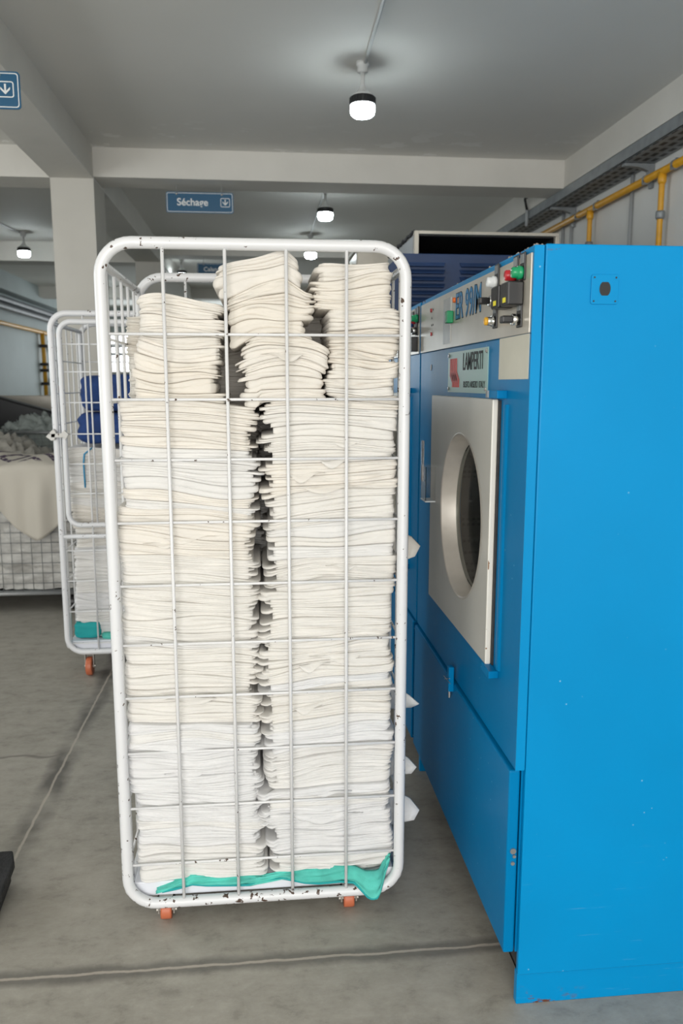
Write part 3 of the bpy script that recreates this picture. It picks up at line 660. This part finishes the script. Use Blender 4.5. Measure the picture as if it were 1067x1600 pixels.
# bare shelving cage ends further back
# ------------------------------------------------------------------ folded cloths
RNG = np.random.default_rng(7)
def wave(rng, n=3, f=2.0):
    fr = rng.uniform(.5, 1, n) * f; ph = rng.uniform(0, 2 * PI, n); a = rng.uniform(.4, 1, n); a /= a.sum()
    return lambda u: sum(a[i] * np.sin(2 * PI * fr[i] * u + ph[i]) for i in range(n))
def cloth(name, x0, x1, yf, yb, bot, top, nl, fold, rng, m, nf=34, ragged=.012, rc=.02, dyf=None):
    """One folded cloth: layers stacked in z; fold side smooth hairpins, the other side loose edges.
    bot(x), top(x): the sagging surfaces it lies between, shared with its neighbours."""
    S_ = []
    w, d = x1 - x0, yb - yf
    def add(px, py, nx, ny): S_.append((px, py, nx, ny))
    for k in range(3): add(x0, yb - .03 - (d - .06) * k / 3, -1, 0)
    for k in range(5): a = PI + (k / 4) * PI / 2; add(x0 + rc + rc * math.cos(a), yf + rc + rc * math.sin(a), math.cos(a), math.sin(a))
    for k in range(1, nf): add(x0 + rc + (w - 2 * rc) * k / nf, yf, 0, -1)
    for k in range(5): a = 1.5 * PI + (k / 4) * PI / 2; add(x1 - rc + rc * math.cos(a), yf + rc + rc * math.sin(a), math.cos(a), math.sin(a))
    for k in range(3): add(x1, yf + rc + .03 + (d - rc - .06) * k / 2.2, 1, 0)
    S_.append((x1 - .02, yb, 0, 1)); S_.append((x0 + .02, yb, 0, 1))
    A = np.array(S_); n = len(A); u = (A[:, 0] - x0) / w
    uf = u if fold == 'L' else 1 - u              # 0 at the folded end
    T = (.05, .16, .33, .5, .67, .84, .95)
    ends = np.clip((uf - .84) / .1, 0, 1)
    sh = np.array([rng.uniform(.6, 1.4) * (1 + .6 * wave(rng, 3, 1.3)(u)) for _ in range(nl)]); sh = np.clip(sh, .22, 3); sh /= sh.sum(0)
    cum = np.vstack([np.zeros(n), np.cumsum(sh, 0)])
    thick = np.maximum(top(A[:, 0]) - bot(A[:, 0]), .004)
    op = []
    for k in range(nl + 1):
        wv = wave(rng, 4, 1.3)(u)
        if 0 < k < nl:
            o = 1 / (1 + np.exp(-(wv * 7 + rng.uniform(-2.2, 1.4)))) * .75 + .10
            o *= np.clip((uf - (.03 if k % 2 else .15)) / .12, .0, 1) if k % 2 == 0 else np.clip((uf + .02) / .05, .3, 1)
            o = np.maximum(o, ends)
        else: o = .55 + .45 / (1 + np.exp(-(wv * 5)))
        op.append(o)
    out = []
    for k in range(nl):
        st = .0035 * wave(rng, 3, 2.2)(u) + rng.uniform(-.002, .002)
        endr = rng.uniform(-ragged, ragged * .5) * ends + rng.uniform(-.003, .002) * (uf < .1)
        out.append(st * np.where(np.abs(A[:, 2]) > .9, .5, 1) + np.where(np.abs(A[:, 2]) > .3, endr, endr * .15))
    V = []
    for k in range(nl + 1):
        base = (out[k - 1] if k else out[0]); nxt = out[k] if k < nl else out[nl - 1]
        lt = thick * (sh[min(k, nl - 1)])
        dep = (.0085 if 0 < k < nl else .011) * op[k]
        mid = (base + nxt) / 2 * (1 - op[k]) + np.minimum(base, nxt) * op[k]
        V.append((mid - dep, cum[k]))
        if k < nl:
            lt = thick * sh[k]
            for tt in T:
                e = 1 - math.sqrt(max(0, 1 - (2 * tt - 1) ** 2))
                o_ = op[k] if tt < .5 else op[k + 1]; nb = out[max(k - 1, 0)] if tt < .5 else out[min(k + 1, nl - 1)]
                bl = (1 - o_) * (abs(2 * tt - 1) ** 2) * .5
                V.append((out[k] * (1 - bl) + nb * bl - e * np.minimum(lt * .55, .007) * (.12 + .88 * o_), cum[k] * (1 - tt) + cum[k + 1] * tt))
    rows = len(V); P = np.zeros((rows, n, 3))
    w2 = wave(rng, 3, 2); amp = rng.uniform(.0, .004)
    for i, (off, c) in enumerate(V):
        off = off + amp * w2(u * 1.0 + c * .8)
        P[i, :, 0] = A[:, 0] + A[:, 2] * off; P[i, :, 1] = A[:, 1] + A[:, 3] * off
        X = P[i, :, 0]; bz, tz = bot(X), top(X); P[i, :, 2] = bz + (tz - bz) * c
        if dyf: P[i, :, 1] += dyf(X, P[i, :, 2])
    cx, cy = (x0 + x1) / 2, (yf + yb) / 2
    tops = []
    for row, fn in ((P[-1], top), (P[0], bot)):
        q = row.copy(); q[:, 0] = cx + (q[:, 0] - cx) * .6; q[:, 1] = cy + (q[:, 1] - cy) * .6; q[:, 2] = fn(q[:, 0]); tops.append(q)
    allv = np.vstack([P.reshape(-1, 3), tops[0], tops[1], [[cx, cy, float(top(cx))], [cx, cy, float(bot(cx))]]])
    F_ = []
    for i in range(rows - 1):
        for k in range(n): j = (k + 1) % n; F_.append((i * n + k, i * n + j, (i + 1) * n + j, (i + 1) * n + k))
    T0 = rows * n; T1 = T0 + n; CT = T1 + n
    for k in range(n):
        j = (k + 1) % n
        F_.append(((rows - 1) * n + k, (rows - 1) * n + j, T0 + j, T0 + k)); F_.append((T0 + k, T0 + j, CT))
        F_.append((j, k, T1 + k, T1 + j)); F_.append((T1 + j, T1 + k, CT + 1))
    return obj(name, (allv.tolist(), [], F_), m, None, True)

def loose_corner(o, x, z, yf, length, drop, sgn, m):
    """a corner of the cloth that has slipped out and hangs over the cloths below"""
    rows = []; nr, nc = 8, 14
    for i in range(nr):
        v = i / (nr - 1); row = []
        for j in range(nc):
            u = j / (nc - 1); env = math.sin(PI * u ** 1.5) ** 1.3 if 0 < u < 1 else 0
            xx = x + sgn * length * (u - .5 + .12 * v); zz = z + .002 - drop * v * env + .12 * drop * math.sin(u * 5) + sgn * .1 * drop * u
            yy = yf + .004 - .006 * math.sin(PI * min(1, v * 1.2) * .5) - .003 * math.sin(u * 7 + v * 4) * env
            row.append((xx, yy, zz))
        rows.append(row)
    R_, C_ = nr, nc; V = [p for r in rows for p in r]; N = len(V); V2 = [(p[0], p[1] + .003, p[2]) for p in V]; F_ = []
    for i in range(R_ - 1):
        for j in range(C_ - 1):
            q = (i * C_ + j, i * C_ + j + 1, (i + 1) * C_ + j + 1, (i + 1) * C_ + j); F_.append(q); F_.append(tuple(a + N for a in q[::-1]))
    bd = list(range(C_)) + [r * C_ + C_ - 1 for r in range(1, R_)] + [(R_ - 1) * C_ + c for c in range(C_ - 2, -1, -1)] + [r * C_ for r in range(R_ - 2, 0, -1)]
    for a, b in zip(bd, bd[1:] + bd[:1]): F_.append((b, a, a + N, b + N))
    return obj('loose_corner', (V + V2, [], F_), m, o, True)

BARS = [1.537, 1.383, 1.237, 1.082, .923, .770, .630, .480, .328, .168]
ORD = ['one', 'two', 'three', 'four', 'five', 'six', 'seven', 'eight', 'nine', 'ten']
def band(z):
    for i, b in enumerate(BARS):
        if z > b: return ('above the top crossbar' if i == 0 else f'between crossbars {ORD[i-1]} and {ORD[i]}')
    return 'below the lowest crossbar'
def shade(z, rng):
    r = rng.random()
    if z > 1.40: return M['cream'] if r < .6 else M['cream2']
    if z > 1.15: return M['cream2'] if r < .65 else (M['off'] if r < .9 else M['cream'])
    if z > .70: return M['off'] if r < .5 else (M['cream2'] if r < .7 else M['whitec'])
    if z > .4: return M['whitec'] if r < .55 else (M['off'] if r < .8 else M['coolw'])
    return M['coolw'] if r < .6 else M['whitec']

def smoothz(rng, zs, amp):
    """smooth random function of height"""
    k = np.arange(zs[0] - .2, zs[1] + .3, .11); v = rng.uniform(-1, 1, len(k)) * amp
    return lambda z: np.interp(z, k, v)
SUPPORT = {}
def pile(x0, x1, yf, yb, z0, z1, th, fold, side, seed, a_fn, sag, nl=3, ragged=.012, jit=.012, nf=34, depth=.012, extra=None, loose=0, on=None, key=None):
    rng = np.random.default_rng(seed); ph = rng.uniform(0, 6, 4); w = x1 - x0
    gx = np.linspace(x0 - .03, x1 + .03, 48); gu = (gx - x0) / w; H = np.full(48, z0)
    if on:
        hx, hz_ = SUPPORT[on]; ins = gx if on != 'x' else gx
        H = np.interp(gx, hx, hz_); inn = (gx > max(x0 + .02, hx[0] + .03)) & (gx < min(x1 - .02, hx[-1] - .03)); z0 = float(H[inn].mean())
        H = np.clip(H, z0 - .03, z0 + .03)
    def D(z):
        d = a_fn(z) * (gu - .5) + sag(z) * np.sin(PI * np.clip(gu, -.1, 1.1))
        return d + (extra(gx, z) if extra else 0)
    def dyf(x, z): return .003 * np.sin(5 * x / w + ph[2] + z * 9) + .003 * np.sin(11 * x / w + z * 23)
    left = 0; off = (0, 0); zc = z0; wid = 0
    while zc < z1 - .007:
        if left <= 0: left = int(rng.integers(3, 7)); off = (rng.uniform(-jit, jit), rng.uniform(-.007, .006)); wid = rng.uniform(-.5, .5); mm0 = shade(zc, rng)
        left -= 1
        t = min(th * rng.uniform(.65, 1.4), z1 - zc)
        if z1 - (zc + t) < .009: t = z1 - zc
        zn = zc + t; dev = H - zc; want = D(zn) * min(1, (zn - z0) / .06)
        tu = t + np.clip(want - dev, -.5 * t, .9 * t) * .6 + t * (.38 * wave(rng, 3, 1.1)(gu) + .30 * wid * (gu - .5))
        tu = np.maximum(tu, .3 * t); T_ = H + tu; T_ += (zn + want.mean() - T_.mean()) * .8; T_ = np.maximum(T_, H + .3 * t)
        b_, t_ = H.copy(), T_.copy()
        bot = lambda x, b_=b_: np.interp(x, gx, b_); top = lambda x, t_=t_: np.interp(x, gx, t_ - .0003)
        dx = off[0] + rng.uniform(-.004, .004); dx2 = off[0] * .5 + rng.uniform(-.008, .008); dyy = off[1] + rng.uniform(-.004, .003)
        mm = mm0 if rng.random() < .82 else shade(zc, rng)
        k_ = max(1, nl + int(rng.integers(-1, 2)) + (1 if zc < 1.1 and rng.random() < .6 else 0))
        o = cloth('folded_cloth', x0 + dx, x1 + dx2, yf + dyy, yb, bot, top, k_, fold, rng, mm, nf, ragged, dyf=dyf)
        if loose and rng.random() < loose:
            L = rng.uniform(.07, .16); x = rng.uniform(x0 + .07, x1 - .07); dr = rng.uniform(.012, .026)
            loose_corner(o, x, float(bot(x)) + .006, max(yf + dyy - .004, 1.974), L, dr, rng.choice((-1, 1)), mm)
        yield o, zc
        H = T_; zc = zn
        if key: SUPPORT[key] = (gx, H)
def front_pile(desc, short, **k):
    for o, z in pile(**k):
        tag(o, f'{short}, {band(z)}', 'cloth', desc)
G1 = 'folded linen in the front roll cage'
lin = lambda pts: (lambda z: np.interp(z, [p[0] for p in pts], [p[1] for p in pts]))
# two tall piles
ZT = .112
front_pile(G1, 'folded white cloth in left tall pile', x0=-.350, x1=-.012, yf=1.985, yb=2.27, z0=ZT, z1=1.375, th=.0235, fold='L', side='l', seed=11, loose=.10, key='L',
           a_fn=lin([(0, 0), (.3, -.004), (.6, -.018), (.8, -.022), (1.0, -.02), (1.2, -.036), (1.4, -.01)]), sag=lin([(0, 0), (.5, .004), (1, -.004), (1.4, .004)]), ragged=.02)
front_pile(G1, 'folded white cloth in right tall pile', x0=.002, x1=.338, yf=1.985, yb=2.27, z0=ZT, z1=1.375, th=.0225, fold='R', side='r', seed=23, loose=.22, key='R',
           a_fn=lin([(0, 0), (.3, .012), (.6, .022), (.9, .012), (1.1, .034), (1.25, .004), (1.4, -.012)]), sag=lin([(0, 0), (.5, .010), (1, .010), (1.4, .004)]), ragged=.034)
# top bundles
TB = [
 dict(x0=-.300, x1=-.088, z0=1.385, z1=1.517, seed=31, fold='L', short='cream folded cloth in lower left top bundle', a=-.014, s=-.012),
 dict(x0=-.293, x1=-.085, z0=1.519, z1=1.618, seed=32, fold='L', short='cream folded cloth in upper left top bundle', a=-.010, s=.012),
 dict(x0=-.048, x1=.165, z0=1.385, z1=1.530, seed=33, fold='R', short='cream folded cloth in the bulging middle bundle', a=.0, s=.014),
 dict(x0=-.078, x1=.130, z0=1.534, z1=1.640, seed=34, fold='L', short='cream folded cloth in middle bundle under the tilted one', a=.014, s=.008),
 dict(x0=-.095, x1=.105, z0=1.642, z1=1.712, seed=35, fold='R', short='cream folded cloth in the tilted bundle topping the middle', a=.0, s=0),
 dict(x0=.168, x1=.342, z0=1.385, z1=1.468, seed=36, fold='R', short='cream folded cloth low in right top pile', a=-.006, s=-.006),
 dict(x0=.172, x1=.348, z0=1.470, z1=1.598, seed=37, fold='L', short='ivory folded cloth in middle of right top pile', a=.012, s=.008),
 dict(x0=.134, x1=.330, z0=1.602, z1=1.712, seed=38, fold='R', short='cream folded cloth in the bundle topping the right side', a=.010, s=-.002),
]
def tilt(x, z):
    k = np.clip((z - 1.56) / .12, 0, 1); u = np.clip((x + .10) / .165, 0, 1); v = np.clip((x - .065) / .05, 0, 1)
    return k * (.046 * u - .014 - .052 * v)
def bulge(x, z):
    k = np.clip((z - 1.40) / .05, 0, 1); u = (x - .06) / .11
    return -k * .022 * np.clip(np.abs(u), 0, 1.2) ** 2 + 0 * x
lx, lz = SUPPORT['L']; rx, rz = SUPPORT['R']; mx = np.linspace(-.12, .22, 60)
SUPPORT['M'] = (mx, np.where(mx < 0, np.interp(mx, lx, lz), np.interp(mx, rx, rz)))
for b in TB:
    front_pile(G1, b['short'], x0=b['x0'], x1=b['x1'], yf=1.990, yb=2.26, z0=b['z0'], z1=b['z1'], th=.024, loose=.12, fold=b['fold'], side='t', seed=b['seed'],
               a_fn=lin([(0, b['a']), (2, b['a'])]), sag=lin([(0, b['s']), (2, b['s'])]), nl=3, ragged=.016, jit=.005, nf=26, depth=.014,
               extra={33: bulge, 34: tilt, 35: tilt}.get(b['seed']), key=b['seed'], on={31: 'L', 32: 31, 33: 'M', 34: 33, 35: 34, 36: 'R', 37: 36, 38: 37}[b['seed']])
# piles in the back half of the cage, seen through its sides
for (xa, xb, fo, zt, sd, nm) in ((-.352, -.002, 'L', 1.60, 51, 'left'), (.002, .342, 'R', 1.66, 52, 'right')):
    for o, z in pile(x0=xa, x1=xb, yf=2.285, yb=2.53, z0=ZT, z1=zt, th=.036, fold=fo, side='b', seed=sd, a_fn=lin([(0, 0), (2, .0)]), sag=lin([(0, .0), (2, .003)]), nl=6, ragged=.012, jit=.012, nf=14):
        tag(o, f'folded cloth in the rear {nm} pile of front cage, {band(z)}', 'cloth', G1)

# cloth corners poking out through the right side of the cage
def flap(name, pts, th, m, label, cat='cloth', group=G1):
    """pts: rows of 3-D points (grid) thickened"""
    R, Cn = len(pts), len(pts[0]); V = [p for r in pts for p in r]; N = len(V); V2 = [(p[0] + th * .3, p[1] + th, p[2] + th * .3) for p in V]; F_ = []
    for i in range(R - 1):
        for j in range(Cn - 1):
            a = i * Cn + j; q = (a, a + 1, a + Cn + 1, a + Cn); F_.append(q); F_.append(tuple(v + N for v in q[::-1]))
    bd = [i for i in range(Cn)] + [r * Cn + Cn - 1 for r in range(1, R)] + [(R - 1) * Cn + c for c in range(Cn - 2, -1, -1)] + [r * Cn for r in range(R - 2, 0, -1)]
    for a, b in zip(bd, bd[1:] + bd[:1]): F_.append((b, a, a + N, b + N))
    return tag(obj(name, (V + V2, [], F_), m, None, True), label, cat, group)
def corner(y, z, h, out, ph, m, label):
    rows = []
    for i in range(7):
        v = i / 6; row = []
        for j in range(6):
            u = j / 5; prof = math.sin(PI * min(1, v * 1.15) ** (1.3)) if v < .87 else .15
            row.append((.325 + (out + .031) * u * prof + .004 * math.sin(9 * v + ph), y + .03 * u * math.sin(6 * v + ph) + .02 * v, z - h * v + .01 * u * math.sin(ph + 4 * v)))
        rows.append(row)
    return flap('cloth_corner', rows, .004, m, label)
corner(2.10, 1.030, .11, .078, .4, M['cream2'], 'cream cloth corner poking right of the cage at porthole height')
corner(2.06, .610, .10, .064, 2.0, M['whitec'], 'white cloth corner poking right of the cage beside the blue hatch')
corner(2.05, .405, .07, .062, 1.1, M['whitec'], 'small white cloth edge poking right of the cage, between two corners')
corner(2.04, .290, .10, .072, .8, M['coolw'], 'lowest white cloth corner poking right of the cage near the floor')

# green cloths
def drape(name, x0, x1, ztop, zlow, y0, label, seed, thick=.006, hang=None):
    rng = np.random.default_rng(seed); w1, w2, w3 = wave(rng, 3, 2.5), wave(rng, 3, 3.5), wave(rng, 4, 6)
    rows = []; n = 64
    for j in range(12):
        v = j / 11; row = []
        for i in range(n):
            u = i / (n - 1); x = x0 + (x1 - x0) * u; zt = ztop(x); zl = zlow(x); zt = max(zt, zl + .006)
            z = zt + (zl - zt) * v
            y = y0(x) + .006 * (1 - v) ** 3 - .006 * math.sin(PI * v) + .0045 * w3(u + v * .35) + .003 * math.sin(v * 14 + u * 10) + .003 * math.sin(v * 9 + w1(u) * 4)
            row.append((x + .004 * float(w2(v + u)), y, z + .002 * float(w2(u * 2 + v))))
        rows.append(row)
    return flap(name, rows, thick, M['teal'], label, 'cloth', None)
ft = lin([(-.30, .088), (-.24, .114), (-.20, .122), (-.12, .116), (-.05, .112), (.05, .114), (.1, .118), (.2, .125), (.3, .122), (.325, .132), (.335, .150)])
fl = lin([(-.30, .078), (-.24, .088), (-.20, .098), (-.16, .092), (-.05, .086), (.04, .100), (.07, .092), (.10, .083), (.14, .078), (.20, .080), (.235, .083), (.262, .060), (.272, .047), (.292, .046), (.305, .070), (.325, .110), (.335, .140)])
fy = lin([(-.3, 1.976), (.20, 1.974), (.235, 1.960), (.262, 1.940), (.3, 1.938), (.32, 1.975), (.34, 1.985)])
gc = drape('green_cloth', -.295, .332, ft, fl, fy, 'turquoise green cloth under the linen, hanging over the front cage base', 5)
rows = [(x, float(fy(x)) - .002, float(fl(x)) + .002) for x in np.linspace(-.28, .33, 70)]
obj('hem', tube(B(), rows, .0035, 6), M['tealhem'], gc, True)

# cage two contents
rng = np.random.default_rng(3)
for o, z in pile(x0=-.915, x1=-.60, yf=3.90, yb=4.2, z0=.185, z1=1.115, th=.026, fold='L', side='c', seed=61, a_fn=lin([(0, 0), (.9, -.01), (1.2, .02)]), sag=lin([(0, .004), (2, .004)]), nl=4, jit=.014, nf=18):
    tag(o, 'folded white cloth stacked in the rear cage ' + ('below its cross rail' if z < .70 else 'above its cross rail, under navy bundles'), 'cloth', 'folded linen in the rear roll cage')
def bundle(x0, x1, y0, y1, z0, z1, seed, label):
    bm = B(); bmesh.ops.create_grid(bm, x_segments=1, y_segments=1, size=1); bm.free()
    bm = B(); bmesh.ops.create_cube(bm, size=2); bmesh.ops.subdivide_edges(bm, edges=bm.edges, cuts=14, use_grid_fill=True)
    for v in bm.verts:
        p = v.co.copy(); q = p.copy()
        l = (abs(p.x) ** 6 + abs(p.y) ** 6 + abs(p.z) ** 4) ** (1 / 5.5); p = p / max(l, .4)
        nz = noise.fractal(Vector((p.x * 1.3 + seed, p.y * 1.3, p.z * 2.6)), 1, 2, 4)
        cr = .07 * math.sin(p.z * 5 + 1.2 * math.sin(p.x * 2 + seed)) if abs(p.z) < .8 else 0
        s = 1 + .06 * nz + .02 * cr; p = p * s
        v.co = ((x0 + x1) / 2 + p.x * (x1 - x0) / 2, (y0 + y1) / 2 + p.y * (y1 - y0) / 2, (z0 + z1) / 2 + p.z * (z1 - z0) / 2)
    return tag(obj('navy_bundle', bm, M['navycloth'], None, True), label, 'cloth bundle')
bundle(-.875, -.60, 3.91, 4.19, 1.135, 1.285, 1.3, 'lower navy blue folded cloth bundle on the rear cage linen')
bundle(-.855, -.56, 3.91, 4.19, 1.29, 1.463, 4.7, 'upper navy blue folded cloth bundle in the rear cage')
tag(obj('blue_ribbon', tube(B(), [(-.80, 3.905, 1.12), (-.835, 3.888, 1.09), (-.84, 3.886, 1.05), (-.838, 3.886, .93)], .004, 6), M['ribbon'], None, True), 'thin blue ribbon hanging down the rear cage linen', 'ribbon')
gc2 = bundle(-.93, -.80, 3.885, 4.02, .178, .26, 2.2, 'dark turquoise rolled cloth at the bottom corner of rear cage'); gc2.data.materials[0] = M['tealhem']; gc2.name = 'rolled_cloth'
gc3 = bundle(-.80, -.60, 3.880, 4.02, .172, .205, 6.2, 'pale turquoise cloth strip at the base of rear cage'); gc3.data.materials[0] = M['teal']; gc3.name = 'cloth_strip'

# ------------------------------------------------------------------ wire bins with laundry on the left
def wirebin(x0, x1, y0, y1, z0, z1, label, step=.06):
    t = thing('wire_bin', label, 'wire bin', ((x0 + x1) / 2, (y0 + y1) / 2, 0))
    bm = B()
    for z in (z0, z1): tube(bm, [(x0, y0, z), (x1, y0, z), (x1, y1, z), (x0, y1, z)], .014, 8, True)
    for x, y in ((x0, y0), (x1, y0), (x0, y1), (x1, y1)): tube(bm, [(x, y, z0), (x, y, z1)], .012, 8)
    obj('frame', bm, M['wiregrey'], t, True)
    bm = B(); nx = int((x1 - x0) / step); nz = int((z1 - z0) / step); ny = int((y1 - y0) / (step * 1.5))
    for k in range(1, nx): x = x0 + (x1 - x0) * k / nx; tube(bm, [(x, y0, z0), (x, y0, z1)], .0025, 5)
    for k in range(1, nz): z = z0 + (z1 - z0) * k / nz; tube(bm, [(x0, y0 - .003, z), (x1, y0 - .003, z)], .0025, 5); tube(bm, [(x1, y0, z), (x1, y1, z)], .0025, 5)
    for k in range(1, ny): y = y0 + (y1 - y0) * k / ny; tube(bm, [(x1, y, z0), (x1, y, z1)], .0025, 5)
    obj('wire_mesh', bm, M['wiregrey'], t, True)
    obj('floor_tray', boxes((x0 + .01, x1 - .01, y0 + .01, y1 - .01, z0, z0 + .01)), M['galv'], t)
    for x in (x0 + .08, x1 - .08):
        for y in (y0 + .08, y1 - .08):
            cr = (z0 - .02) / 2
            c_ = obj('caster', lathe(B(), [(cr * .9, -.015), (cr, -.01), (cr, .01), (cr * .9, .015)], (x, y, cr), 'X', 18), M['black'], t)
            obj('caster_fork', boxes((x - .022, x - .018, y - .015, y + .015, cr, z0), (x + .018, x + .022, y - .015, y + .015, cr, z0)), M['fork'], c_)
    return t
def heap(x0, x1, y0, y1, z0, z1, seed, m, label, top=.12, sc=9, name='laundry_heap', amp=.05, tilt=0):
    bm = B(); bmesh.ops.create_cube(bm, size=2); bmesh.ops.subdivide_edges(bm, edges=bm.edges, cuts=44, use_grid_fill=True)
    for v in bm.verts:
        p = v.co; P_ = Vector(((x0 + x1) / 2 + p.x * (x1 - x0) / 2, (y0 + y1) / 2 + p.y * (y1 - y0) / 2, (z0 + z1) / 2 + p.z * (z1 - z0) / 2))
        nn = 1 - abs(noise.noise(P_ * sc + Vector((seed, seed, 0)))) * 2.2; n2 = noise.fractal(P_ * sc * 2.3 + Vector((seed, 0, 0)), 1, 2, 3)
        dsp = amp * (nn * .6 + n2 * .4) - amp * .6
        nrm = p.normalized() if p.z > .95 else Vector((p.x if abs(p.x) > .99 else 0, p.y if abs(p.y) > .99 else 0, 0))
        P_ = P_ + nrm * dsp
        if p.z > .0:
            f_ = max(0, p.z); dome = (1 - p.x ** 4) * (1 - p.y ** 4)
            P_.z += f_ * top * dome + f_ * .05 * noise.noise(P_ * 3.1 + Vector((seed, 3, 1)))
            if p.z > .95: P_.z += dsp * .6
        if tilt and p.z > 0: P_.z -= tilt * p.z * p.x
        P_.z = max(P_.z, z0)
        v.co = P_
    return tag(obj(name, bm, m, None, True), label, 'laundry', None, 'stuff')
wirebin(-2.75, -1.12, 5.0, 5.60, .13, .90, 'grey wire laundry bin on the left under the patterned cover cloth')
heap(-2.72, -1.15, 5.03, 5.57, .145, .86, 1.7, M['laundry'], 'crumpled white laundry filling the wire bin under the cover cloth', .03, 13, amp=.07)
wirebin(-3.3, -1.62, 6.3, 7.1, .13, .86, 'wire bin behind the covered bin, under the cream heap')
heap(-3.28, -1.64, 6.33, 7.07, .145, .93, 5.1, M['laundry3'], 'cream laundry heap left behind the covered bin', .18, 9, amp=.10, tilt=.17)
wirebin(-2.45, -1.50, 7.6, 8.3, .13, .98, 'wire bin with grey laundry beneath the black ironer hood')
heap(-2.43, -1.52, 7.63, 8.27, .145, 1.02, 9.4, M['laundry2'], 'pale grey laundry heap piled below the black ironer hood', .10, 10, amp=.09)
# patterned cover cloth draped over the nearest bin
bm = B(); nx, nv = 60, 46; grid = []
for j in range(nv):
    row = []
    for i in range(nx):
        u = i / (nx - 1); v = j / (nv - 1); x = -2.02 + 0.885 * u
        hangmax = .47 * (1 - abs((x + 1.37) / .40) ** 1.6) if abs(x + 1.37) < .40 else 0
        hangmax = max(hangmax, .06 + .03 * math.sin(x * 9))
        s = v * (.52 + hangmax)   # first .52 m lies on top, rest hangs
        fo = math.sin(x * 23 + 1.0) + .6 * math.sin(x * 41)
        if s < .50: y = 5.50 - s; z = .935 + .045 * math.sin(PI * s / .5) + .012 * math.sin(x * 11 + s * 9)
        elif s < .56: a = (s - .50) / .06 * PI / 2; y = 5.00 - .028 * math.sin(a); z = .935 - .028 * (1 - math.cos(a))
        else: d_ = s - .56; y = 4.968 - .014 * fo * min(1, d_ * 6) - .02 * min(1, d_ * 4); z = .907 - d_
        xx = x + (0 if s < .5 else -(x + 1.37) * .22 * (s - .5))
        row.append(bm.verts.new((xx, y, z + (.01 * noise.noise(Vector((x * 7, s * 7, 0)))))))
    grid.append(row)
for j in range(nv - 1):
    for i in range(nx - 1): bm.faces.new((grid[j][i], grid[j][i + 1], grid[j + 1][i + 1], grid[j + 1][i]))
cv = obj('cover_cloth', bm, M['cover'], None, True); sm = cv.modifiers.new('thick', 'SOLIDIFY'); sm.thickness = .004
tag(cv, 'cream cover cloth with purple diamond pattern draped over the wire bin', 'cloth')

# ironing machine with black hood behind the laundry
t = thing('ironing_machine', 'large ironer with black hood and cream top behind the laundry heaps', 'ironing machine', (-2.6, 9.1, 0))
bm = B(); prism(bm, [(8.75, .0), (9.25, .0), (9.25, 1.05), (9.05, 1.12), (8.75, 1.0)], -3.45, -1.5, 'YZ'); bmesh.ops.recalc_face_normals(bm, faces=bm.faces)
obj('side_housing', bm, M['black'], t, bevel=.01)
bm = B(); pts = [(-3.6, 1.33), (-2.7, 1.31), (-2.0, 1.11), (-1.95, .80), (-3.6, .80)]; prism(bm, pts[::-1], 8.45, 8.62, 'XZ')
bmesh.ops.recalc_face_normals(bm, faces=bm.faces); obj('hood', bm, M['black'], t, bevel=.02)
obj('cream_panel', boxes((-3.4, -1.55, 9.27, 9.29, 1.0, 1.295)), M['plate'], t, bevel=.01)

# black plastic crate corner at the left edge
t = thing('black_crate', 'corner of a black plastic crate on the floor by the picture edge', 'crate', (-1.0, 2.08, 0))
def prz(pts, a, b): bm = prism(B(), pts, a, b, 'XY'); bmesh.ops.recalc_face_normals(bm, faces=bm.faces); return bm
obj('rim', prz([(-1.3, 1.95), (-.72, 1.95), (-.695, 1.985), (-.705, 2.13), (-.725, 2.185), (-1.3, 2.185)], .075, .10), M['blackrough'], t, bevel=.005)
bm = prz([(-1.29, 1.96), (-.735, 1.96), (-.715, 1.99), (-.73, 2.17), (-1.29, 2.17)], .012, .075)
obj('body', bm, M['blackrough'], t, bevel=.004)
for x, y in ((-.79, 2.0), (-.79, 2.13), (-1.2, 2.0), (-1.2, 2.13)): obj('foot', lathe(B(), [(.02, 0), (.02, .014)], (x, y, 0), 'Z', 10), M['black'], t)
